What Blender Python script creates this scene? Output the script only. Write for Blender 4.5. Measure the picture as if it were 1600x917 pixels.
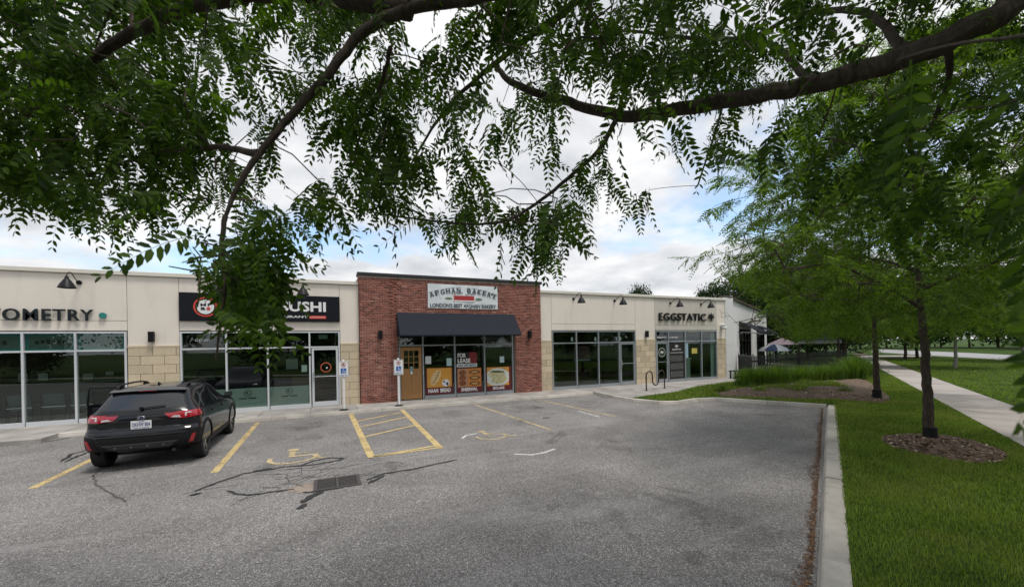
import bpy, bmesh, math, random
import numpy as np
from mathutils import Vector, Matrix

for _o in list(bpy.data.objects):
    bpy.data.objects.remove(_o)
scene = bpy.context.scene
COL = scene.collection
R = math.radians
random.seed(7)
RNG = np.random.default_rng(11)

# ------------------------------------------------------------------ camera
F_PX, YAW, ROLL, HOR_Y = 642.39, R(24.524), R(1.064), 541.04
CAM = np.array([0.0, -17.0, 2.076])
FW = np.array([math.sin(YAW), math.cos(YAW), 0.0])
RT = np.array([math.cos(YAW), -math.sin(YAW), 0.0])
UP = np.array([0.0, 0.0, 1.0])
cam_data = bpy.data.cameras.new('camera')
cam = bpy.data.objects.new('camera', cam_data)
COL.objects.link(cam)
cx = RT * math.cos(ROLL) - UP * math.sin(ROLL)
cy = RT * math.sin(ROLL) + UP * math.cos(ROLL)
m = Matrix.Identity(4)
for i in range(3):
    m[i][0], m[i][1], m[i][2], m[i][3] = cx[i], cy[i], -FW[i], CAM[i]
cam.matrix_world = m
cam_data.sensor_fit = 'HORIZONTAL'
cam_data.sensor_width = 36.0
cam_data.lens = F_PX / 1600 * 36.0
cam_data.shift_y = (HOR_Y - 458.5) / 1600
cam_data.clip_start = 0.05
cam_data.clip_end = 4000
cam_data.dof.use_dof = True
cam_data.dof.focus_distance = 9.0
cam_data.dof.aperture_fstop = 3.5
scene.camera = cam

# ------------------------------------------------------------------ world, sun, exposure
SUN_EL, SUN_AZ = R(70), R(150)          # azimuth: direction the sun stands in, from +Y towards +X
world = bpy.data.worlds.new('World')
scene.world = world
world.use_nodes = True
nt = world.node_tree
nt.nodes.clear()
def WN(t, **kw):
    n = nt.nodes.new(t)
    for k, v in kw.items():
        setattr(n, k, v)
    return n
wl = nt.links.new
w_out = WN('ShaderNodeOutputWorld'); w_bg = WN('ShaderNodeBackground')
w_sky = WN('ShaderNodeTexSky', sky_type='NISHITA')
w_sky.sun_disc = False; w_sky.sun_elevation = SUN_EL; w_sky.sun_rotation = SUN_AZ
w_sky.air_density = 1.2; w_sky.dust_density = 1.5
w_tc = WN('ShaderNodeTexCoord'); w_sep = WN('ShaderNodeSeparateXYZ')
wl(w_tc.outputs['Generated'], w_sep.inputs[0])
def wmath(op, a, b=None):
    n = WN('ShaderNodeMath', operation=op)
    for i, v in enumerate((a, b)):
        if v is None: continue
        if isinstance(v, (int, float)): n.inputs[i].default_value = v
        else: wl(v, n.inputs[i])
    return n.outputs[0]
zc = wmath('ADD', wmath('MAXIMUM', w_sep.outputs[2], 0.0), 0.22)
w_cmb = WN('ShaderNodeCombineXYZ')
wl(wmath('DIVIDE', w_sep.outputs[0], zc), w_cmb.inputs[0])
wl(wmath('DIVIDE', w_sep.outputs[1], zc), w_cmb.inputs[1])
w_cmb.inputs[2].default_value = 3.7
w_n1 = WN('ShaderNodeTexNoise'); w_n1.inputs['Scale'].default_value = 1.15
w_n1.inputs['Detail'].default_value = 9; w_n1.inputs['Roughness'].default_value = 0.56; w_n1.inputs['Distortion'].default_value = 0.1
wl(w_cmb.outputs[0], w_n1.inputs['Vector'])
w_r1 = WN('ShaderNodeValToRGB')
w_r1.color_ramp.elements[0].position = 0.34; w_r1.color_ramp.elements[1].position = 0.47
wl(w_n1.outputs[0], w_r1.inputs[0])
w_n2 = WN('ShaderNodeTexNoise'); w_n2.inputs['Scale'].default_value = 2.1
w_n2.inputs['Detail'].default_value = 7; w_n2.inputs['Roughness'].default_value = 0.55; w_n2.inputs['Distortion'].default_value = 0.15
w_map = WN('ShaderNodeMapping'); w_map.inputs['Location'].default_value = (4.1, 1.3, 8.2)
wl(w_cmb.outputs[0], w_map.inputs[0]); wl(w_map.outputs[0], w_n2.inputs['Vector'])
w_r2 = WN('ShaderNodeValToRGB')
w_r2.color_ramp.elements[0].position = 0.30; w_r2.color_ramp.elements[0].color = (3.3, 3.5, 3.8, 1)
w_r2.color_ramp.elements[1].position = 0.62; w_r2.color_ramp.elements[1].color = (6.0, 6.0, 6.05, 1)
wl(w_n2.outputs[0], w_r2.inputs[0])
w_mix = WN('ShaderNodeMix', data_type='RGBA')
wl(w_r1.outputs[0], w_mix.inputs['Factor'])
w_gain = WN('ShaderNodeMix', data_type='RGBA', blend_type='MULTIPLY'); w_gain.inputs['Factor'].default_value = 1
wl(w_sky.outputs[0], w_gain.inputs['A']); w_gain.inputs['B'].default_value = (1.25, 1.3, 1.35, 1)
wl(w_gain.outputs['Result'], w_mix.inputs['A']); wl(w_r2.outputs[0], w_mix.inputs['B'])
wl(w_mix.outputs['Result'], w_bg.inputs[0]); w_bg.inputs[1].default_value = 0.1
wl(w_bg.outputs[0], w_out.inputs[0])

sun_d = bpy.data.lights.new('sun', 'SUN'); sun_d.energy = 1.5; sun_d.angle = R(14); sun_d.color = (1.0, 0.95, 0.88)
sun = bpy.data.objects.new('sun', sun_d); COL.objects.link(sun)
sd = Vector((math.sin(SUN_AZ) * math.cos(SUN_EL), math.cos(SUN_AZ) * math.cos(SUN_EL), math.sin(SUN_EL)))
sun.rotation_euler = sd.to_track_quat('Z', 'Y').to_euler()
scene.view_settings.view_transform = 'Standard'
scene.view_settings.look = 'None'
scene.view_settings.gamma = 1.0
scene.view_settings.exposure = 0.80
scene.render.engine = 'CYCLES'
scene.cycles.max_bounces = 8
scene.cycles.transparent_max_bounces = 16
scene.cycles.caustics_reflective = False
scene.cycles.caustics_refractive = False

# ------------------------------------------------------------------ survey helpers (metres; facade plane y = 0)
KD = np.array([0.8834, 0.4686]); ND = np.array([0.4686, -0.8834])   # along / across the street
def sn(s, n, z=0.0):
    p = KD * s + ND * n
    return (p[0], p[1], z)
def ray(px, py):
    u = (px - 800) / F_PX; v = (HOR_Y - py) / F_PX
    a = u * math.cos(ROLL) + v * math.sin(ROLL); b = -u * math.sin(ROLL) + v * math.cos(ROLL)
    return FW + a * RT + b * UP
def gnd(px, py, z=-0.15):
    d = ray(px, py); return tuple(CAM + d * ((z - CAM[2]) / d[2]))
def dep(px, py, t):
    return tuple(CAM + ray(px, py) * t)
def fac(px, py, y=0.0):
    d = ray(px, py); return tuple(CAM + d * ((y - CAM[1]) / d[1]))
def pix(P):
    P = np.asarray(P, float) - CAM
    d = P @ FW; a = P @ RT / d; b = P @ UP / d
    u = a * math.cos(ROLL) - b * math.sin(ROLL); v = a * math.sin(ROLL) + b * math.cos(ROLL)
    return 800 + F_PX * u, HOR_Y - F_PX * v, d

# ------------------------------------------------------------------ object helpers
def tag(o, label=None, cat=None, group=None, kind=None):
    if label: o['label'] = label
    if cat: o['category'] = cat
    if group: o['group'] = group
    if kind: o['kind'] = kind
    return o
def empty(name, loc=(0, 0, 0), rz=0.0, parent=None):
    o = bpy.data.objects.new(name, None); COL.objects.link(o)
    o.location = loc; o.rotation_euler = (0, 0, rz); o.empty_display_size = 0.1
    if parent: o.parent = parent
    return o
def link(name, mesh, parent=None, loc=(0, 0, 0), rot=(0, 0, 0)):
    o = bpy.data.objects.new(name, mesh); COL.objects.link(o)
    o.location = loc; o.rotation_euler = rot
    if parent: o.parent = parent
    return o
def copy_tree(o, parent=None):
    c = o.copy(); COL.objects.link(c)
    c.parent = parent
    for ch in o.children:
        copy_tree(ch, c)
    return c

class MB:
    def __init__(s): s.v = []; s.f = []
    def add(s, vs, fs):
        b = len(s.v); s.v += [tuple(v) for v in vs]; s.f += [tuple(i + b for i in f) for f in fs]; return s
    def box(s, x0, x1, y0, y1, z0, z1):
        v = [(x, y, z) for z in (z0, z1) for y in (y0, y1) for x in (x0, x1)]
        return s.add(v, [(0, 2, 3, 1), (4, 5, 7, 6), (0, 1, 5, 4), (2, 6, 7, 3), (0, 4, 6, 2), (1, 3, 7, 5)])
    def obox(s, c, ax, ay, az):
        c = np.array(c, float); ax = np.array(ax, float); ay = np.array(ay, float); az = np.array(az, float)
        v = [c + i * ax + j * ay + k * az for k in (-1, 1) for j in (-1, 1) for i in (-1, 1)]
        return s.add(v, [(0, 2, 3, 1), (4, 5, 7, 6), (0, 1, 5, 4), (2, 6, 7, 3), (0, 4, 6, 2), (1, 3, 7, 5)])
    def prism(s, poly, z0, z1):
        n = len(poly); v = [(p[0], p[1], z0) for p in poly] + [(p[0], p[1], z1) for p in poly]
        f = [tuple(range(n - 1, -1, -1)), tuple(range(n, 2 * n))]
        f += [(i, (i + 1) % n, n + (i + 1) % n, n + i) for i in range(n)]
        return s.add(v, f)
    def tube(s, path, rad, n=8, caps=True):
        P = [Vector(p) for p in path]
        if isinstance(rad, (int, float)): rad = [rad] * len(P)
        b = len(s.v); u = None
        for i, p in enumerate(P):
            d = (P[min(i + 1, len(P) - 1)] - P[max(i - 1, 0)])
            d = d.normalized() if d.length > 1e-9 else Vector((0, 0, 1))
            if u is None: u = d.orthogonal().normalized()
            else:
                u = (u - d * u.dot(d)); u = u.normalized() if u.length > 1e-6 else d.orthogonal().normalized()
            w = d.cross(u)
            for k in range(n):
                a = 2 * math.pi * k / n
                s.v.append(tuple(p + (u * math.cos(a) + w * math.sin(a)) * rad[i]))
        for i in range(len(P) - 1):
            for k in range(n):
                s.f.append((b + i * n + k, b + i * n + (k + 1) % n, b + (i + 1) * n + (k + 1) % n, b + (i + 1) * n + k))
        if caps:
            s.f.append(tuple(b + k for k in range(n - 1, -1, -1)))
            s.f.append(tuple(b + (len(P) - 1) * n + k for k in range(n)))
        return s
    def lathe(s, prof, c=(0, 0, 0), n=16, axis='z', caps=True):
        b = len(s.v)
        for r, h in prof:
            for k in range(n):
                a = 2 * math.pi * k / n; x, y = r * math.cos(a), r * math.sin(a)
                q = (x, y, h) if axis == 'z' else ((h, x, y) if axis == 'x' else (x, h, y))
                s.v.append((c[0] + q[0], c[1] + q[1], c[2] + q[2]))
        for i in range(len(prof) - 1):
            for k in range(n):
                s.f.append((b + i * n + k, b + i * n + (k + 1) % n, b + (i + 1) * n + (k + 1) % n, b + (i + 1) * n + k))
        if caps:
            s.f.append(tuple(b + k for k in range(n - 1, -1, -1)))
            s.f.append(tuple(b + (len(prof) - 1) * n + k for k in range(n)))
        return s
    def sheet(s, poly):
        return s.add(poly, [tuple(range(len(poly)))])
    def ribbon(s, path, wid, z):
        P = [np.array(p[:2], float) for p in path]; b = len(s.v)
        for i, p in enumerate(P):
            d = P[min(i + 1, len(P) - 1)] - P[max(i - 1, 0)]; d /= max(np.hypot(*d), 1e-9)
            w = wid[i] if isinstance(wid, (list, tuple)) else wid
            q = np.array([-d[1], d[0]]) * w / 2
            s.v.append((p[0] + q[0], p[1] + q[1], z)); s.v.append((p[0] - q[0], p[1] - q[1], z))
        for i in range(len(P) - 1):
            s.f.append((b + 2 * i, b + 2 * i + 1, b + 2 * i + 3, b + 2 * i + 2))
        return s
    def mesh(s, name, mat, smooth=False, bevel=0.0, fix=True):
        me = bpy.data.meshes.new(name); me.from_pydata(s.v, [], s.f)
        if fix or bevel:
            bm = bmesh.new(); bm.from_mesh(me)
            bmesh.ops.recalc_face_normals(bm, faces=bm.faces)
            if bevel:
                bmesh.ops.bevel(bm, geom=list(bm.edges), offset=bevel, segments=1, affect='EDGES', clamp_overlap=True)
            bm.to_mesh(me); bm.free()
        if mat: me.materials.append(mat)
        if smooth:
            me.polygons.foreach_set('use_smooth', [True] * len(me.polygons))
            try: me.set_sharp_from_angle(angle=R(40))
            except Exception: pass
        return me
    def build(s, name, mat, parent=None, loc=(0, 0, 0), rot=(0, 0, 0), **kw):
        return link(name, s.mesh(name, mat, **kw), parent, loc, rot)

def np_mesh(name, V, Q, mat, smooth=False):
    """mesh from numpy arrays: V (n,3), Q (m,3|4)"""
    me = bpy.data.meshes.new(name); k = Q.shape[1]
    me.vertices.add(len(V)); me.vertices.foreach_set('co', V.astype(np.float32).ravel())
    me.loops.add(Q.size); me.loops.foreach_set('vertex_index', Q.astype(np.int32).ravel())
    me.polygons.add(len(Q))
    me.polygons.foreach_set('loop_start', np.arange(0, Q.size, k, dtype=np.int32))
    me.polygons.foreach_set('loop_total', np.full(len(Q), k, dtype=np.int32))
    if smooth: me.polygons.foreach_set('use_smooth', np.ones(len(Q), dtype=bool))
    me.materials.append(mat); me.update(); me.validate()
    return me

# ------------------------------------------------------------------ materials
MATS = {}
class NT:
    def __init__(s, name):
        s.m = bpy.data.materials.new(name); s.m.use_nodes = True; s.t = s.m.node_tree; s.t.nodes.clear()
        s.out = s.n('ShaderNodeOutputMaterial'); s.tc = s.n('ShaderNodeTexCoord')
    def n(s, t, **kw):
        n = s.t.nodes.new(t)
        for k, v in kw.items(): setattr(n, k, v)
        return n
    def l(s, a, b): s.t.links.new(a, b)
    def noise(s, scale, detail=4, rough=.55, dist=0.0, vec=None, stretch=None):
        n = s.n('ShaderNodeTexNoise'); n.inputs['Scale'].default_value = scale; n.inputs['Detail'].default_value = detail
        n.inputs['Roughness'].default_value = rough; n.inputs['Distortion'].default_value = dist
        v = vec or s.tc.outputs['Object']
        if stretch:
            mp = s.n('ShaderNodeMapping'); mp.inputs['Scale'].default_value = stretch; s.l(v, mp.inputs[0]); v = mp.outputs[0]
        s.l(v, n.inputs['Vector']); return n.outputs[0]
    def ramp(s, fac, stops):
        r = s.n('ShaderNodeValToRGB'); e = r.color_ramp.elements
        while len(e) < len(stops): e.new(0.5)
        for i, (p, c) in enumerate(stops):
            e[i].position = p; e[i].color = (c if len(c) == 4 else (*c, 1)) if hasattr(c, '__len__') else (c, c, c, 1)
        s.l(fac, r.inputs[0]); return r.outputs[0]
    def mix(s, fac, a, b, mode='MIX'):
        n = s.n('ShaderNodeMix', data_type='RGBA', blend_type=mode)
        for key, v in (('Factor', fac), ('A', a), ('B', b)):
            if hasattr(v, 'is_linked') or hasattr(v, 'links'): s.l(v, n.inputs[key])
            elif hasattr(v, '__len__'): n.inputs[key].default_value = (*v[:3], 1)
            else: n.inputs[key].default_value = v if key == 'Factor' else (v, v, v, 1)
        return n.outputs['Result']
    def math(s, op, a, b=None):
        n = s.n('ShaderNodeMath', operation=op)
        for i, v in enumerate((a, b)):
            if v is None: continue
            if isinstance(v, (int, float)): n.inputs[i].default_value = v
            else: s.l(v, n.inputs[i])
        return n.outputs[0]
    def bump(s, h, strength=.3, dist=.01):
        b = s.n('ShaderNodeBump'); b.inputs['Strength'].default_value = strength; b.inputs['Distance'].default_value = dist
        s.l(h, b.inputs['Height']); return b.outputs[0]
    def bsdf(s, col, rough=.6, metal=0.0, normal=None, coat=0.0, spec=None):
        b = s.n('ShaderNodeBsdfPrincipled')
        if hasattr(col, 'links'): s.l(col, b.inputs['Base Color'])
        else: b.inputs['Base Color'].default_value = (*col[:3], 1)
        if hasattr(rough, 'links'): s.l(rough, b.inputs['Roughness'])
        else: b.inputs['Roughness'].default_value = rough
        b.inputs['Metallic'].default_value = metal; b.inputs['Coat Weight'].default_value = coat
        if coat: b.inputs['Coat Roughness'].default_value = 0.04
        if spec is not None: b.inputs['Specular IOR Level'].default_value = spec
        if normal is not None: s.l(normal, b.inputs['Normal'])
        return b.outputs[0]
    def done(s, sh):
        s.l(sh, s.out.inputs[0]); return s.m

def pm(name, col, rough=.6, metal=0.0, var=.12, scale=6.0, bump=.0, bscale=60.0, coat=0.0, dirt=0.0, island=0.0, spec=None):
    """plain procedural paint / plastic / stone: colour with noise mottling, optional relief, dirt and per-piece tone"""
    if name in MATS: return MATS[name]
    t = NT(name); nz = t.noise(scale, 5)
    c = t.mix(nz, [x * (1 - var) for x in col], [min(1, x * (1 + var)) for x in col])
    if island:
        g = t.n('ShaderNodeNewGeometry'); oi = t.n('ShaderNodeObjectInfo')
        rnd = t.math('FRACT', t.math('ADD', g.outputs['Random Per Island'], oi.outputs['Random']))
        k = t.ramp(rnd, [(0, 1 - island), (1, 1 + island)])
        c = t.mix(1.0, c, k, 'MULTIPLY')
    if dirt:
        d = t.ramp(t.noise(2.2, 8, .68, .3, stretch=(1.1, 1.1, .2)), [(.50, 0), (.80, dirt)])
        c = t.mix(d, c, (0.09, 0.075, 0.06))
    rr = t.ramp(t.noise(scale * 2.3, 4), [(0, max(0, rough - .08)), (1, min(1, rough + .08))])
    nrm = t.bump(t.noise(bscale, 4), bump, .01) if bump else None
    MATS[name] = t.done(t.bsdf(c, rr, metal, nrm, coat, spec)); return MATS[name]

def glass_mat(name, tint=(.75, .82, .8), ior=1.5, rough=0.0, add=0.0):
    t = NT(name); tr = t.n('ShaderNodeBsdfTransparent'); tr.inputs[0].default_value = (*tint, 1)
    gl = t.n('ShaderNodeBsdfGlossy'); gl.inputs['Roughness'].default_value = rough; gl.inputs[0].default_value = (.95, .97, 1, 1)
    nb = t.bump(t.noise(.8, 2), .02, .02); t.l(nb, gl.inputs['Normal'])
    ge = t.n('ShaderNodeNewGeometry'); dt = t.n('ShaderNodeVectorMath', operation='DOT_PRODUCT')      # Schlick, the same from both faces of the pane
    t.l(ge.outputs['Incoming'], dt.inputs[0]); t.l(ge.outputs['Normal'], dt.inputs[1])
    k = t.math('SUBTRACT', 1.0, t.math('ABSOLUTE', dt.outputs['Value'])); f0 = ((ior - 1) / (ior + 1)) ** 2 + add
    f = t.math('ADD', f0, t.math('MULTIPLY', t.math('POWER', k, 5.0), 1 - f0))
    mx = t.n('ShaderNodeMixShader'); t.l(f, mx.inputs[0]); t.l(tr.outputs[0], mx.inputs[1]); t.l(gl.outputs[0], mx.inputs[2])
    return t.done(mx.outputs[0])

def leaf_mat(name, c0, c1, trans=.45, rough=.45, patch=0.0):
    t = NT(name); g = t.n('ShaderNodeNewGeometry'); oi = t.n('ShaderNodeObjectInfo')
    rnd = t.math('FRACT', t.math('ADD', g.outputs['Random Per Island'], oi.outputs['Random']))
    big = t.noise(1.1, 3, vec=t.tc.outputs['Object'])
    k = t.math('ADD', t.math('MULTIPLY', rnd, .6), t.math('MULTIPLY', big, .5))
    c = t.ramp(k, [(.15, c0), (.85, c1)])
    if patch:
        pt = t.ramp(t.noise(.9, 5, .6, .5), [(.46, 0), (.66, patch)]); c = t.mix(pt, c, (.24, .25, .07))
    b = t.bsdf(c, rough + .1, spec=.18)
    tl = t.n('ShaderNodeBsdfTranslucent'); cc = t.mix(1.0, c, (1.5, 1.7, .5), 'MULTIPLY'); t.l(cc, tl.inputs[0])
    mx = t.n('ShaderNodeMixShader'); mx.inputs[0].default_value = trans; t.l(b, mx.inputs[1]); t.l(tl.outputs[0], mx.inputs[2])
    return t.done(mx.outputs[0])

def asphalt_mat():
    t = NT('asphalt'); o = t.tc.outputs['Object']
    vo = t.n('ShaderNodeTexVoronoi'); vo.inputs['Scale'].default_value = 128; t.l(o, vo.inputs['Vector'])
    sp = t.n('ShaderNodeSeparateColor'); t.l(vo.outputs['Color'], sp.inputs[0])
    stone = t.ramp(sp.outputs[0], [(0, (.075, .070, .066)), (.35, (.150, .142, .135)), (.85, (.225, .214, .204)), (1, (.52, .50, .475))])
    vo2 = t.n('ShaderNodeTexVoronoi'); vo2.inputs['Scale'].default_value = 48; t.l(o, vo2.inputs['Vector'])
    sp2 = t.n('ShaderNodeSeparateColor'); t.l(vo2.outputs['Color'], sp2.inputs[0])
    mid = t.ramp(sp2.outputs[1], [(0, .72), (1, 1.28)])
    c = t.mix(1.0, stone, mid, 'MULTIPLY')
    big = t.ramp(t.noise(.55, 7, .6, .6), [(.28, .72), (.72, 1.22)])
    c = t.mix(1.0, c, big, 'MULTIPLY')
    # pale tyre-scrub streaks along the drive aisle, and oil stains in the bays
    st = t.ramp(t.noise(1.0, 6, .6, .8, stretch=(.22, 1.6, 1)), [(.52, 0), (.72, .38)])
    c = t.mix(st, c, (.29, .28, .272))
    oil = t.ramp(t.noise(.8, 5, .6, 1.2, vec=None, stretch=(1, .6, 1)), [(.60, 0), (.70, .5)])
    c = t.mix(oil, c, (.05, .048, .046))
    h = t.math('ADD', vo.outputs['Distance'], t.math('MULTIPLY', t.noise(240, 2), .4))
    return t.done(t.bsdf(c, .88, normal=t.bump(h, .55, .006), spec=.3))

def concrete_mat(name, base=(.37, .35, .325), dark=.5):
    t = NT(name)
    n1 = t.noise(1.2, 8, .62); n2 = t.noise(90, 3)
    c = t.ramp(n1, [(.25, [x * dark for x in base]), (.6, base), (.9, [min(1, x * 1.15) for x in base])])
    c = t.mix(1.0, c, t.ramp(n2, [(.2, .82), (.8, 1.12)]), 'MULTIPLY')
    g = t.n('ShaderNodeNewGeometry'); oi = t.n('ShaderNodeObjectInfo')
    c = t.mix(1.0, c, t.ramp(oi.outputs['Random'], [(0, .88), (1, 1.08)]), 'MULTIPLY')
    st = t.ramp(t.noise(3.5, 6, .7, .5), [(.60, 0), (.72, .45)])
    c = t.mix(st, c, (.10, .09, .075))
    return t.done(t.bsdf(c, .9, normal=t.bump(t.math('ADD', n2, t.noise(18, 4)), .3, .006), spec=.25))

def worn_paint(name, col, lo=.40, hi=.55):
    t = NT(name); n1 = t.noise(26, 8, .75); n2 = t.noise(2.2, 5, .6)
    k = t.math('ADD', t.math('MULTIPLY', n1, .62), t.math('MULTIPLY', n2, .38))
    a = t.ramp(k, [(lo, 0), (hi, 1)])
    c = t.mix(t.noise(9, 5), [x * .62 for x in col], col)
    tr = t.n('ShaderNodeBsdfTransparent'); mx = t.n('ShaderNodeMixShader')
    t.l(a, mx.inputs[0]); t.l(tr.outputs[0], mx.inputs[1]); t.l(t.bsdf(c, .8), mx.inputs[2])
    return t.done(mx.outputs[0])

def grass_ground_mat(name, c0=(.02, .035, .009), c1=(.05, .10, .018)):
    t = NT(name)
    n = t.math('ADD', t.math('MULTIPLY', t.noise(45, 6, .7), .6), t.math('MULTIPLY', t.noise(.9, 6), .4))
    c = t.ramp(n, [(.3, c0), (.62, c1), (.8, [x * 1.3 for x in c1])])
    return t.done(t.bsdf(c, .95, normal=t.bump(t.noise(60, 5, .7), .8, .03), spec=.1))

def wood_mat(name, c0, c1, rough=.45):
    t = NT(name); n = t.noise(6, 6, .6, 1.2, stretch=(9, 9, .7))
    c = t.ramp(n, [(.3, c0), (.7, c1)])
    return t.done(t.bsdf(c, rough, normal=t.bump(n, .15, .004)))

def bark_mat():
    t = NT('bark'); n = t.noise(16, 7, .7, .8, stretch=(1.3, 1.3, .45)); n2 = t.noise(3, 4)
    c = t.ramp(n, [(.3, (.026, .020, .016)), (.55, (.075, .058, .047)), (.8, (.155, .13, .11))])
    c = t.mix(t.ramp(n2, [(.4, 0), (.7, .35)]), c, (.075, .066, .056))
    return t.done(t.bsdf(c, .92, normal=t.bump(n, .9, .02), spec=.2))

def brick_mat():
    t = NT('brick_clay'); g = t.n('ShaderNodeNewGeometry'); oi = t.n('ShaderNodeObjectInfo')
    rnd = t.math('FRACT', t.math('ADD', g.outputs['Random Per Island'], oi.outputs['Random']))
    c = t.ramp(rnd, [(0, (.15, .056, .043)), (.35, (.245, .092, .068)), (.7, (.33, .13, .095)), (.9, (.21, .082, .068)), (1, (.42, .20, .15))])
    c = t.mix(1.0, c, t.ramp(t.noise(40, 5), [(.2, .75), (.8, 1.22)]), 'MULTIPLY')
    return t.done(t.bsdf(c, .88, normal=t.bump(t.noise(120, 4), .4, .004), spec=.2))

M_ASPH = asphalt_mat(); M_CONC = concrete_mat('concrete'); M_KERB = concrete_mat('kerb_concrete', (.47, .44, .39), .55)
M_WALK2 = concrete_mat('path_concrete', (.40, .365, .335), .7)
M_YEL = worn_paint('worn_yellow_paint', (.62, .47, .21), .36, .50); M_YEL2 = worn_paint('faded_yellow_paint', (.58, .46, .26), .38, .54)
M_WHT = worn_paint('faded_white_paint', (.66, .66, .64), .38, .52); M_FAINT = worn_paint('faint_white_paint', (.40, .40, .39), .42, .60)
M_TAR = pm('crack_sealant', (.014, .014, .015), .55, var=.3, scale=20, bump=.3, bscale=40)
M_BARK = bark_mat(); M_BRICK = brick_mat()
M_MORTAR = pm('mortar', (.42, .37, .32), .95, var=.18, scale=30, bump=.3, bscale=150)
M_EIFS = pm('cream_stucco', (.78, .715, .63), .92, var=.05, scale=2.2, bump=.25, bscale=220, dirt=.16)
M_EIFS2 = pm('greige_stucco', (.60, .555, .49), .92, var=.04, scale=2.2, bump=.25, bscale=220, dirt=.10)
M_JOINT = pm('dark_joint', (.30, .275, .25), .95)  # plain dark joint colour of the backing between the wall panels
M_STONE = pm('tan_block', (.57, .475, .335), .9, var=.14, scale=11, bump=.9, bscale=38, island=.13, dirt=.12)
M_CAP = pm('cream_flashing', (.70, .665, .59), .45, var=.04, dirt=.06); M_DCAP = pm('black_flashing', (.022, .023, .025), .5)
M_ALU = pm('white_aluminium', (.62, .64, .66), .38, .15, var=.05); M_ALU2 = pm('clear_anodised_aluminium', (.40, .43, .46), .35, .5, var=.06)
M_BLACK = pm('black_powder_coat', (.009, .009, .010), .45, var=.2, spec=.2); M_BLACKM = pm('matte_black_plastic', (.011, .011, .012), .55, var=.25, scale=20, bump=.12, bscale=300, spec=.2)
M_WHITE = pm('white_paint', (.78, .78, .77), .5, var=.04, dirt=.05); M_GLASS = glass_mat('shop_glass', (.80, .86, .83), 1.5, 0.0, .015)
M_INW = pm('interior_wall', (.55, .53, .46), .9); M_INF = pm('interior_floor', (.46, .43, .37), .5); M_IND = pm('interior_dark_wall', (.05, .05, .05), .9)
M_GREY = pm('grey_fabric', (.06, .085, .085), .85, var=.2, scale=40); M_STEEL = pm('cast_iron', (.08, .072, .068), .65, .5, var=.3, scale=25, bump=.4, bscale=90)
M_TAR2 = pm('cracked_asphalt', (.03, .03, .03), .95, var=.4, scale=30)
M_SOIL = pm('mulch_soil', (.115, .076, .050), .98, var=.45, scale=14, bump=.9, bscale=40)

# ------------------------------------------------------------------ text helper
def text_mesh(s, mat, depth=.02, weight=0.0, spacing=1.0, res=3):
    c = bpy.data.curves.new('text', 'FONT'); c.body = s; c.extrude = depth / 2; c.offset = weight
    c.space_character = spacing; c.resolution_u = res; c.align_x = 'LEFT'
    o = bpy.data.objects.new('text', c); me = bpy.data.meshes.new_from_object(o)
    bpy.data.objects.remove(o); bpy.data.curves.remove(c)
    me.materials.clear(); me.materials.append(mat); return me
def mesh_bounds(me):
    a = np.empty(len(me.vertices) * 3, np.float32); me.vertices.foreach_get('co', a); a = a.reshape(-1, 3)
    return a.min(0), a.max(0), a
def text_on(name, s, x0, x1, z0, z1, y, mat, parent=None, depth=.02, weight=0.0, spacing=1.0, frame=None):
    """lettering fitted into a box on a wall that faces -Y (or into the frame (origin, right, up))"""
    me = text_mesh(s, mat, depth, weight, spacing); lo, hi, a = mesh_bounds(me)
    u = (a[:, 0] - lo[0]) / (hi[0] - lo[0]); v = (a[:, 1] - lo[1]) / (hi[1] - lo[1]); w = a[:, 2]
    if frame:
        o, r, up = [np.array(q, float) for q in frame]; nrm = np.cross(r, up)
        P = o + np.outer(x0 + u * (x1 - x0), r) + np.outer(z0 + v * (z1 - z0), up) + np.outer(w + y, nrm)
    else:
        P = np.stack([x0 + u * (x1 - x0), y - w, z0 + v * (z1 - z0)], 1)
    me.vertices.foreach_set('co', P.astype(np.float32).ravel()); me.name = name; me.update()
    return link(name, me, parent)

# ------------------------------------------------------------------ the setting: ground, lot, kerbs, paths, road
Z_LOT, Z_WALK, Z_LAWN = -0.15, -0.035, -0.045
MB().sheet([(-1500, -1500, -.34), (1500, -1500, -.34), (1500, 1500, -.34), (-1500, 1500, -.34)]).build('ground', grass_ground_mat('far_grass', (.03, .045, .015), (.06, .10, .03)))['kind'] = 'structure'
def sn2(s, n): return sn(s, n)[:2]
# kerb line of the lot, clockwise from far left: (x, y) of the lot-side foot
KERB = [(-60, -2.75), (-7.30, -2.75), (-7.25, -1.85), (10.95, -1.72), (10.80, -3.2), (10.72, -4.55), (11.05, -5.55), (11.7, -5.95), (12.9, -5.75), (13.55, -5.95), (14.95, -9.0), sn2(-70, 14.87)]
lot = MB(); lot.sheet([(x, y, Z_LOT) for x, y in KERB] + [(-60, -60, Z_LOT)])
lot_o = lot.build('parking_lot', M_ASPH); tag(lot_o, 'grey weathered asphalt parking lot with faded yellow bay lines', kind='structure')

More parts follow.
